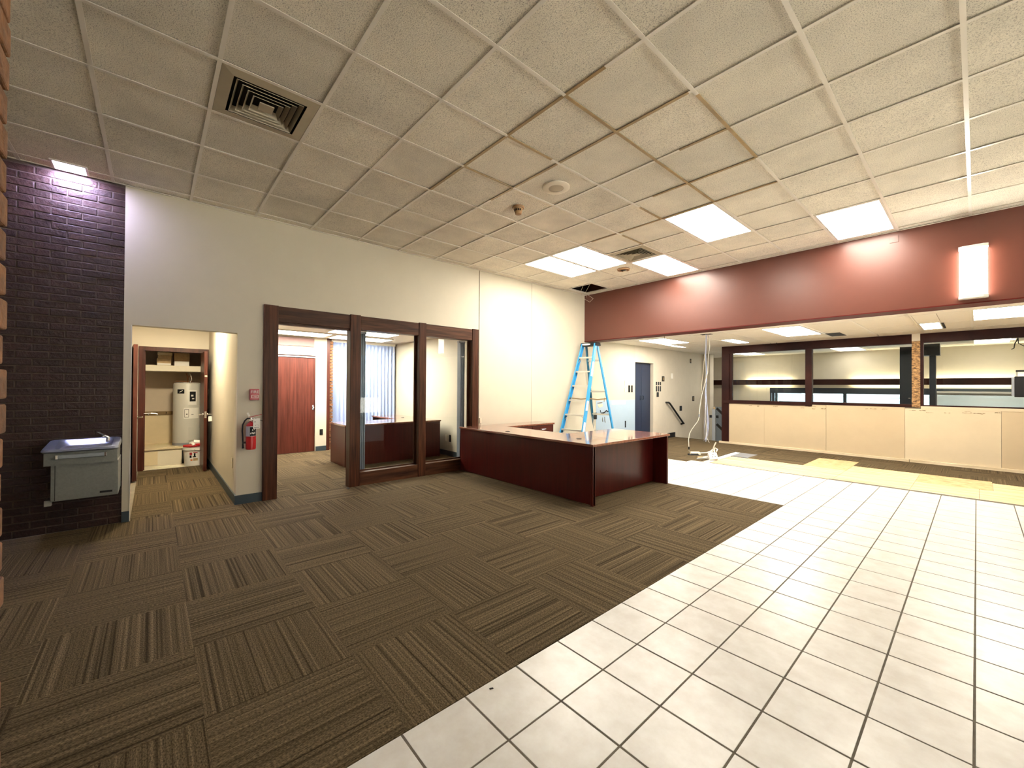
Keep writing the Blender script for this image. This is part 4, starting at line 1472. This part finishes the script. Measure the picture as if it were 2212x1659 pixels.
vl = MB().lathe([(.018, .968), (.020, .985), (.016, 1.0), (.012, 1.012)], ecx, ecy, 16).build('valve', 'chrome', ex, smooth=True)
MB().lathe([(.011, 0), (.011, .01)], 0, 0, 14).build('gauge', 'paper', vl)
g_ = [c for c in vl.children if c.name.startswith('gauge')][0]
g_.matrix_parent_inverse = Matrix.Translation(-parent_loc(vl))
g_.location = (ecx + .018, ecy - .01, .985); g_.rotation_euler = (0, PI / 2, 0)
MB().bar((ecx, ecy - .018, 1.018), (ecx + .01, ecy + .105, 1.046), .018, .006, side=(1, 0, 0)).build('lever', 'red', ex)
MB().bar((ecx, ecy - .02, 1.006), (ecx + .005, ecy + .055, 1.000), .016, .006, side=(1, 0, 0)).bar((ecx + .005, ecy + .055, 1.0), (ecx + .01, ecy + .118, .966), .014, .006, side=(1, 0, 0)).build('carry_handle', 'black', ex)
MB().bar((ecx + .012, ecy - .018, 1.028), (ecx + .02, ecy - .04, 1.072), .020, .004, side=(0, 1, 0)).build('safety_pin_tag', 'paper', ex)
hs_ = MB().tube([(ecx, ecy - .01, 1.0), (ecx, ecy - .035, 1.005), (ecx, ecy - .06, .98), (ecx, ecy - .082, .93), (ecx, ecy - .085, .86), (ecx, ecy - .080, .78), (ecx, ecy - .078, .70)], .0085, 10).build('hose', 'black', ex, smooth=True)
MB().tube([(ecx, ecy - .078, .712), (ecx, ecy - .076, .66)], [.010, .013], 10).build('nozzle', 'black', hs_, smooth=True)
box('hose_clip', 'black', ecx - .01, ecx + .012, ecy - .085, ecy - .045, .715, .735, ex)
tg = box('inspection_tag', 'paper', ecx + .058, ecx + .060, ecy + .012, ecy + .082, .885, 1.005, ex)
MB().tube([(ecx + .02, ecy + .015, 1.01), (ecx + .059, ecy + .045, .998)], .0015, 5).build('tag_string', 'paper', tg)
for (y, z, w_) in ((.03, .965, .02), (.035, .925, .010), (.052, .928, .008), (.065, .925, .006), (.047, .90, .05)):
    box('print_mark', 'graymark', ecx + .0600, ecx + .0606, ecy + y - w_ / 2, ecy + y + w_ / 2, z - .003, z + .003, tg)
box('wall_bracket', 'black', XL, ecx - .05, ecy - .012, ecy + .012, .80, .96, ex)

# ================================================================== HANGING CABLES AND FLOOR DEBRIS
hc = thing('cable_drop', 'white and pale blue cables dropping from the low ceiling to the floor', 'cable', (-3.5, 8.2, 2.45))
W = [(-3.50, 8.2, 2.46), (-3.47, 8.2, 2.36), (-3.459, 8.2, 2.193), (-3.487, 8.2, 2.03), (-3.498, 8.2, 1.70), (-3.518, 8.2, 1.627), (-3.554, 8.2, 1.47), (-3.611, 8.2, 1.246), (-3.644, 8.2, 1.037), (-3.66, 8.2, .877), (-3.663, 8.2, .80), (-3.685, 8.2, .729), (-3.743, 8.2, .649), (-3.811, 8.2, .551), (-3.854, 8.2, .463), (-3.875, 8.2, .342), (-3.869, 8.2, .24), (-3.875, 8.22, .12), (-3.90, 8.33, .035), (-3.925, 8.40, .030)]
MB().tube(W, .008, 8).build('power_cable', 'wire', hc, smooth=True)
MB().tube([(-3.661, 8.2, .868), (-3.662, 8.2, .815)], .0135, 8).build('tape', 'grey', hc, smooth=True)
MB().tube([(-3.866, 8.2, .20), (-3.872, 8.21, .14)], .0135, 8).build('tape', 'black', hc, smooth=True)
sw_ = [(-3.53, 8.2, 2.46), (-3.532, 8.2, 2.198), (-3.539, 8.2, 2.033), (-3.522, 8.2, 1.70), (-3.526, 8.2, 1.536)]
lows = [[(-3.53, 8.2, 1.284), (-3.537, 8.2, .953), (-3.541, 8.2, .755), (-3.512, 8.2, .576), (-3.524, 8.2, .435), (-3.463, 8.2, .326)],
        [(-3.53, 8.21, 1.284), (-3.50, 8.21, .953), (-3.472, 8.21, .71), (-3.495, 8.21, .462), (-3.53, 8.2, .40), (-3.568, 8.2, .348)],
        [(-3.535, 8.19, 1.25), (-3.545, 8.2, .90), (-3.558, 8.2, .62), (-3.535, 8.2, .44), (-3.52, 8.2, .34)],
        [(-3.525, 8.18, 1.28), (-3.49, 8.18, .98), (-3.463, 8.18, .74), (-3.488, 8.2, .5), (-3.53, 8.2, .42), (-3.50, 8.2, .37)],
        [(-3.528, 8.22, 1.28), (-3.51, 8.22, .90), (-3.505, 8.22, .6), (-3.525, 8.2, .43), (-3.55, 8.2, .37)],
        [(-3.528, 8.17, 1.26), (-3.485, 8.17, .9), (-3.478, 8.19, .62), (-3.52, 8.2, .43), (-3.535, 8.2, .33)],
        [(-3.53, 8.16, 1.3), (-3.515, 8.16, 1.0), (-3.49, 8.17, .7), (-3.505, 8.2, .47), (-3.525, 8.2, .40)]]
for k, lo in enumerate(lows):
    dx = (k - 3) * .0025
    upp = [(x + dx, y + dx * .6, z) for x, y, z in sw_]
    MB().tube(upp + lo, (.0024 if k else .004), 6).build('data_cable', 'bluewire' if k not in (0,) else 'wire', hc, smooth=True)
MB().tube([(-3.56, 8.3, 2.46), (-3.599, 8.3, 2.041), (-3.631, 8.3, 1.707), (-3.656, 8.3, 1.455), (-3.664, 8.3, 1.303)], .004, 6).build('thin_wire', 'offwhite', hc, smooth=True)
box('ceiling_cutout', 'plenum', -3.62, -3.42, 8.14, 8.26, ZW - .0035, ZW + .001, hc)
# power outlet heads on the carpet
ps = thing('power_connector', 'white cable connector lying on the carpet by the tile edge', 'connector', (-3.95, 8.5, 0))
MB().hexa([(-4.0, 8.52, 0), (-3.93, 8.44, 0), (-3.80, 8.60, 0), (-3.87, 8.68, 0)], [(-3.99, 8.53, .05), (-3.94, 8.46, .05), (-3.82, 8.60, .05), (-3.87, 8.66, .05)]).build('body', 'wire', ps)
MB().hexa([(-3.98, 8.38, 0), (-3.93, 8.34, 0), (-3.78, 8.48, 0), (-3.83, 8.54, 0)], [(-3.98, 8.39, .03), (-3.94, 8.36, .03), (-3.80, 8.48, .03), (-3.83, 8.52, .03)]).build('plug', 'black', ps)
MB().tube([(-3.84, 8.62, .025), (-3.75, 8.75, .03), (-3.70, 8.86, .06), (-3.62, 8.82, .10), (-3.57, 8.70, .05), (-3.55, 8.45, .02), (-3.60, 8.25, .012)], .014, 8).build('lead', 'wire', ps, smooth=True)
MB().hexa([(-3.71, 8.24, 0), (-3.69, 8.20, 0), (-3.60, 8.27, 0), (-3.62, 8.31, 0)], [(-3.71, 8.24, .02), (-3.69, 8.20, .02), (-3.60, 8.27, .02), (-3.62, 8.31, .02)]).build('tan_scrap', 'tanbox', ps)
ob = thing('outlet_box', 'square white electrical outlet box lying tilted on the floor edge', 'outlet box', (-3.38, 8.3, 0))
c_ = Vector((-3.36, 8.12, .075))
ux = Vector((.72, .66, .10)).normalized(); uy = Vector((-.30, .42, .80)).normalized(); uz = ux.cross(uy).normalized(); uy = uz.cross(ux)
def bx3(w, h, d, o=Vector((0, 0, 0))):
    B = [c_ + o + ux * sx * w + uy * sy * h - uz * d for sx, sy in ((-1, -1), (1, -1), (1, 1), (-1, 1))]
    T = [c_ + o + ux * sx * w + uy * sy * h + uz * d for sx, sy in ((-1, -1), (1, -1), (1, 1), (-1, 1))]
    return MB().hexa(B, T)
bb = bx3(.075, .068, .03).build('box', 'white', ob)
for du, dv in ((-.025, -.02), (.03, -.02), (.0, .025)):
    bx3(.008, .008, .001, uz * .031 + ux * du + uy * dv).build('hole', 'black', bb)
    bx3(.008, .008, .001, -uz * .031 + ux * du + uy * dv).build('hole', 'black', bb)
MB().tube([(-3.46, 8.25, .06), (-3.55, 8.42, .05), (-3.57, 8.55, .12), (-3.52, 8.62, .17), (-3.45, 8.55, .16), (-3.40, 8.38, .14)], .012, 8).build('pigtail', 'wire', ob, smooth=True)
MB().tube([(-3.50, 8.35, .05), (-3.48, 8.40, .14), (-3.43, 8.36, .26), (-3.40, 8.36, .32)], .011, 8).build('pigtail', 'wire', ob, smooth=True)
MB().tube([(-3.45, 8.2, .02), (-3.56, 8.15, .012), (-3.62, 8.02, .012)], .012, 8).build('pigtail', 'wire', ob, smooth=True)
# short cables hanging from the low ceiling
tag(MB().tube([(-4.19, 7.8, 2.46), (-4.185, 7.8, 2.34), (-4.18, 7.8, 2.30)], .006, 6).tube([(-4.182, 7.8, 2.34), (-4.20, 7.8, 2.29)], .004, 6).build('wire_stub', 'brownbar'), 'short brown wire hanging before the glowing panel near the ladder', 'wire')
tag(MB().tube([(-3.19, 10.86, 2.46), (-3.19, 10.86, 2.40)], .007, 6).build('wire_stub', 'black'), 'short dark stub above the partition header, left of two', 'wire')
tag(MB().tube([(-3.07, 10.86, 2.46), (-3.07, 10.86, 2.40)], .007, 6).build('wire_stub', 'black'), 'short dark stub above the partition header, right of two', 'wire')
tag(MB().tube([(.47, 11.3, 2.46), (.475, 11.3, 2.28), (.44, 11.3, 2.20), (.43, 11.3, 2.12), (.40, 11.3, 2.10)], .007, 6).tube([(.475, 11.3, 2.28), (.48, 11.3, 2.20), (.55, 11.3, 2.14), (.62, 11.3, 2.10)], .006, 6).build('loose_wire', 'black'), 'black curled wires hanging behind the right teller glass', 'wire')

# ================================================================== WALL FITTINGS IN THE WING
def plate(y, z, w_, h_, m, label, inner=None, cat='outlet', group=None, x=XL, dep=.008):
    t = thing('wall_plate', label, cat, (x, y, z), group)
    f_ = MB()
    f_.box(x, x + dep, y - w_ / 2, y + w_ / 2, z - h_ / 2, z + h_ / 2, .002)
    f_.build('plate', m, t)
    if inner:
        box('insert', inner, x + dep, x + dep + .003, y - w_ * .22, y + w_ * .22, z - h_ * .3, z + h_ * .3, t)
    return t
plate(8.715, 1.50, .06, .12, 'offwhite', 'upper ivory plate left of the navy door', 'white', 'switch')
plate(8.715, 1.335, .05, .09, 'offwhite', 'lower ivory plate left of the navy door', 'white', 'switch')
plate(8.885, 1.362, .07, .17, 'black', 'black switch opening, left of the pair by the navy door', 'blackmetal', 'switch')
plate(9.005, 1.362, .06, .17, 'black', 'black switch opening right next to the navy door frame', 'blackmetal', 'switch')
plate(8.72, .494, .05, .16, 'black', 'black outlet low left of the navy door', 'blackmetal')
plate(7.53, .745, .10, .15, 'black', 'dark square outlet seen between the ladder legs', 'blackmetal')
for r_, (z, h_) in enumerate(((1.506, .09), (1.364, .145))):
    for k, y in enumerate((10.194, 10.297, 10.396)):
        plate(y, z, .055, h_, 'black', '%s black opening of the %s row right of the navy door' % (('first', 'middle', 'last')[k], ('short upper', 'tall lower')[r_]), 'blackmetal', 'switch', 'black switch openings right of the navy door')
plate(10.26, 1.208, .11, .13, 'black', 'single black opening under the rows of switch openings', 'blackmetal', 'switch')
plate(10.546, 1.64, .13, .14, 'black', 'dark framed plate above the rows of switch openings', 'brownbar', 'switch')
plate(11.032, 1.729, .13, .15, 'white', 'white thermostat plate high on the wing wall', 'paper', 'thermostat')
plate(12.174, 2.204, .09, .13, 'black', 'small dark opening high near the wing ceiling', 'brownbar')
plate(12.359, 1.07, .12, .15, 'black', 'dark opening on the wing wall beside the hanging cables', 'brownbar')
plate(11.565, .796, .13, .14, 'black', 'black outlet right of the sloping handrail', 'blackmetal')
# damaged patch with wiring behind the ladder
dm = thing('wire_tangle', 'black and tan wiring on the damaged wall behind the ladder', 'wire', (XL + .01, 7.85, .85))
mb = MB()
mb.tube([(XL + .012, 7.75, .80), (XL + .04, 7.82, .815), (XL + .05, 7.88, .86), (XL + .03, 7.95, .83), (XL + .05, 8.0, .845)], .014, 6)
mb.tube([(XL + .012, 7.70, .87), (XL + .02, 7.72, .80), (XL + .03, 7.80, .795)], .008, 6)
mb.build('black_lead', 'black', dm, smooth=True)
MB().tube([(XL + .006, 7.80, .70), (XL + .02, 7.77, .66), (XL + .008, 7.80, .60)], .006, 6).tube([(XL + .006, 7.87, .71), (XL + .012, 7.875, .62), (XL + .006, 7.90, .58)], .006, 6).build('brown_lead', 'brownbar', dm, smooth=True)
MB().extrude_x([(7.60, 1.0), (7.78, 1.02), (7.80, .96), (7.66, .93)], XL + .004, XL + .008).build('torn_patch', 'closetlow', dm)
MB().tube([(XL + .006, 7.60, 1.035), (XL + .014, 7.70, 1.045), (XL + .006, 7.78, 1.05)], .006, 6).tube([(XL + .006, 7.86, 1.15), (XL + .012, 7.845, 1.10), (XL + .006, 7.85, 1.06)], .006, 6).build('bare_lead', 'brownbar', dm, smooth=True)
# navy double door in its recess
nd = struct(MB().box(-5.82, -5.812, 9.155, 10.05, .01, 2.04).build('door_4', 'dkblue'))
for a, b in ((9.16, 9.590), (9.596, 10.030)):
    box('leaf', 'navy', -5.812, -5.79, a, b, .015, 2.02, nd, .003)
for y in (9.545, 9.655):
    MB().tube([(-5.79, y, 1.08), (-5.765, y, 1.09), (-5.765, y, 1.17), (-5.79, y, 1.18)], .009, 6).build('handle', 'dkblue', nd)
sbox('trim_7', 'wing', -5.789, XL - .001, 10.036, 10.05, 0, 2.04)
# handrails of the stair
hr_ = thing('handrail', 'short black sloping handrail on the wing wall above the stairs', 'handrail', (XL + .06, 11.1, .6))
MB().tube([(XL + .07, 10.72, .985), (XL + .07, 10.80, .955), (XL + .07, 11.56, .39), (XL + .07, 11.62, .36)], .026, 10).build('rail', 'blackmetal', hr_, smooth=True)
MB().tube([(XL + .07, 10.70, .985), (XL + .0, 10.70, .985)], .024, 10).build('bracket', 'blackmetal', hr_, smooth=True)
MB().tube([(XL + .07, 11.58, .36), (XL + .0, 11.58, .34)], .026, 10).build('bracket', 'blackmetal', hr_, smooth=True)
h2 = thing('handrail', 'black stair handrail stubs on a grey post beside the partition', 'handrail', (-4.62, 11.25, 0))
box('post', 'grey', -4.66, -4.575, 11.20, 11.26, -.3, .83, h2, .004)
MB().lathe([(.02, .83), (.03, .86), (.022, .885), (.008, .90)], -4.61, 11.23, 12).build('post_cap', 'tanbox', h2, smooth=True)
MB().bar((-4.56, 11.25, .86), (-4.42, 11.30, .70), .06, .04).build('rail', 'blackmetal', h2)
MB().bar((-4.56, 11.25, .44), (-4.42, 11.30, .28), .06, .04).build('rail', 'blackmetal', h2)
for y, x in ((11.20, -4.70), (11.20, -4.53)):
    box('clamp', 'black', x - .022, x + .022, 11.19, 11.25, .60, .67, h2)
# outlets in the alcove and office
t = thing('wall_plate', 'ivory outlet plate low on the lit alcove side', 'outlet', (-5.98, .742, .45))
box('plate', 'offwhite', -6.02, -5.945, .734, .742, .39, .51, t, .002)
for z in (.42, .475):
    box('insert', 'white', -5.995, -5.97, .732, .734, z - .014, z + .014, t)
t = thing('wall_plate', 'dark outlet plate on the white pier beside the office door', 'outlet', (-9.3, 2.73, .40))
box('plate', 'black', -9.3, -9.292, 2.70, 2.765, .34, .46, t, .002)
box('insert', 'blackmetal', -9.292, -9.289, 2.72, 2.745, .36, .44, t)
t = thing('wall_plate', 'dark outlet plate behind the office desk end', 'outlet', (-7.1, 4.5, .33))
box('plate', 'black', -7.02, -6.95, 4.492, 4.5, .28, .42, t, .002)
box('insert', 'blackmetal', -7.0, -6.97, 4.489, 4.492, .30, .40, t)
t = thing('wall_plate', 'ivory outlet plate beside the dark office outlet', 'outlet', (-7.2, 4.5, .33))
box('plate', 'offwhite', -7.16, -7.10, 4.492, 4.5, .28, .42, t, .002)
box('insert', 'white', -7.145, -7.115, 4.489, 4.492, .30, .40, t)
lt = tag(MB().box(XL, XL + .02, 4.262, 4.30, .76, .85, .003).build('panel_latch', 'offwhite'), 'small ivory latch on the panel seam above the desk return', 'latch')

# ================================================================== BEHIND THE TELLER GLASS
cb = thing('cabinet', 'tall dark blue steel cabinet standing behind the teller glass', 'cabinet', (-1.05, 12.6, 0))
box('body', 'dkblue', -1.135, -.92, 12.5, 12.95, 0, 2.33, cb, .004)
box('handle', 'chrome', -1.0, -.965, 12.49, 12.5, 1.185, 1.20, cb)
tp = thing('tube_station', 'dark post with a block head behind the right teller glass', 'post', (-.62, 12.5, 0))
box('head', 'dkblue', -.80, -.513, 12.45, 12.75, 2.115, 2.36, tp, .004)
box('stem', 'dkblue', -.673, -.573, 12.5, 12.62, 0, 2.12, tp, .004)
dv = thing('speaker_box', 'black boxy speaker with bracket handle at the right teller window', 'speaker', (.55, 10.85, 1.27))
box('body', 'black', .415, .72, 10.76, 10.90, 1.27, 1.615, dv, .006)
box('grille', 'grey', .385, .415, 10.78, 10.89, 1.285, 1.60, dv, .004)
MB().tube([(.44, 10.83, 1.61), (.44, 10.83, 1.70)], .010, 8).build('bracket', 'chrome', dv, smooth=True)
MB().tube([(.69, 10.83, 1.61), (.69, 10.83, 1.70)], .010, 8).build('bracket', 'chrome', dv, smooth=True)
box('handle_bar', 'black', .43, .70, 10.81, 10.85, 1.69, 1.72, dv, .003)
MB().tube([(.565, 10.83, 1.70), (.565, 10.83, 1.665)], [.022, .006], 10).build('knob', 'black', dv, smooth=True)
box('arm', 'black', .70, 1.40, 10.86, 10.93, 1.66, 1.70, dv)

# ================================================================== OUTSIDE THE FAR WINDOW
sbox('ground_outside', 'asphalt', -30, XR + .1, 15.2, 60, -1.2, -1.0)
hs2 = thing('house', 'pale sided house with white fascia seen through the far window', 'house', (-.5, 24, -1.0))
box('wall', 'siding', -5.2, 6.0, 24.0, 27.0, -1.0, 1.10, hs2)
sg = None
for k in range(16):
    if sg is None:
        sg = MB().hexa([(-5.6, -.03, -.065), (5.6, -.03, -.065), (5.6, .0, -.065), (-5.6, .0, -.065)], [(-5.6, -.005, .065), (5.6, -.005, .065), (5.6, .0, .065), (-5.6, .0, .065)]).build('siding_board', 'siding', hs2)
        sg.location = (.4, 24.0, -.93 + k * .13)
    else:
        place(sg.data, 'siding_board', (.4, 24.0, -.93 + k * .13), hs2)
box('fascia', 'fascia', -5.6, 6.3, 23.6, 23.7, 1.10, 1.28, hs2)
MB().extrude_x([(23.6, 1.2), (25.5, 2.1), (27.4, 1.2)], -5.6, 6.3).build('roof', 'dkblue', hs2)
wv_ = box('window', 'fascia', -2.6, -1.7, 23.92, 24.0, .25, .98, hs2)
box('pane', 'bluewhite', -2.52, -1.78, 23.91, 23.93, .33, .90, wv_)
def bush(x, y, r, seed, label):
    random.seed(seed)
    bmx = bmesh.new()
    bmesh.ops.create_icosphere(bmx, subdivisions=3, radius=1)
    for v in bmx.verts:
        n = 1 + .25 * math.sin(v.co.x * 7 + seed) * math.sin(v.co.y * 6 + seed * 2) + random.uniform(-.14, .14)
        v.co = Vector((v.co.x * r * n, v.co.y * r * n, max(v.co.z, -.6) * r * n * .95))
    m_ = MB(); m_.bm.free(); m_.bm = bmx
    t = thing('bush', label, 'bush', (x, y, -1.0), 'bushes outside the far window')
    o = m_.build('crown', 'leaf', t)
    o.location = (x, y, -1.0 + r * .75)
    MB().tube([(x, y, -1.0), (x, y, -.6)], .05, 6).build('stem', 'brownbar', t)
bush(-9.3, 23.5, 1.2, 3, 'pale bush outside left of the sided house')
bush(-8.4, 27.5, 1.15, 5, 'pale bush second from left outside the far window')
bush(-6.9, 23.5, .9, 8, 'low pale bush close to the house corner outside')
bush(-12.6, 26, 1.4, 11, 'pale bush furthest left outside the far window')

# small scraps left on the floor
tag(MB().hexa([(-1.484, 1.176, 0), (-1.477, 1.175, 0), (-1.470, 1.192, 0), (-1.476, 1.194, 0)], [(-1.482, 1.178, .004), (-1.478, 1.177, .004), (-1.472, 1.190, .004), (-1.475, 1.192, .004)]).build('scrap', 'black'), 'tiny dark scrap on the white tile near the carpet edge', 'scrap')
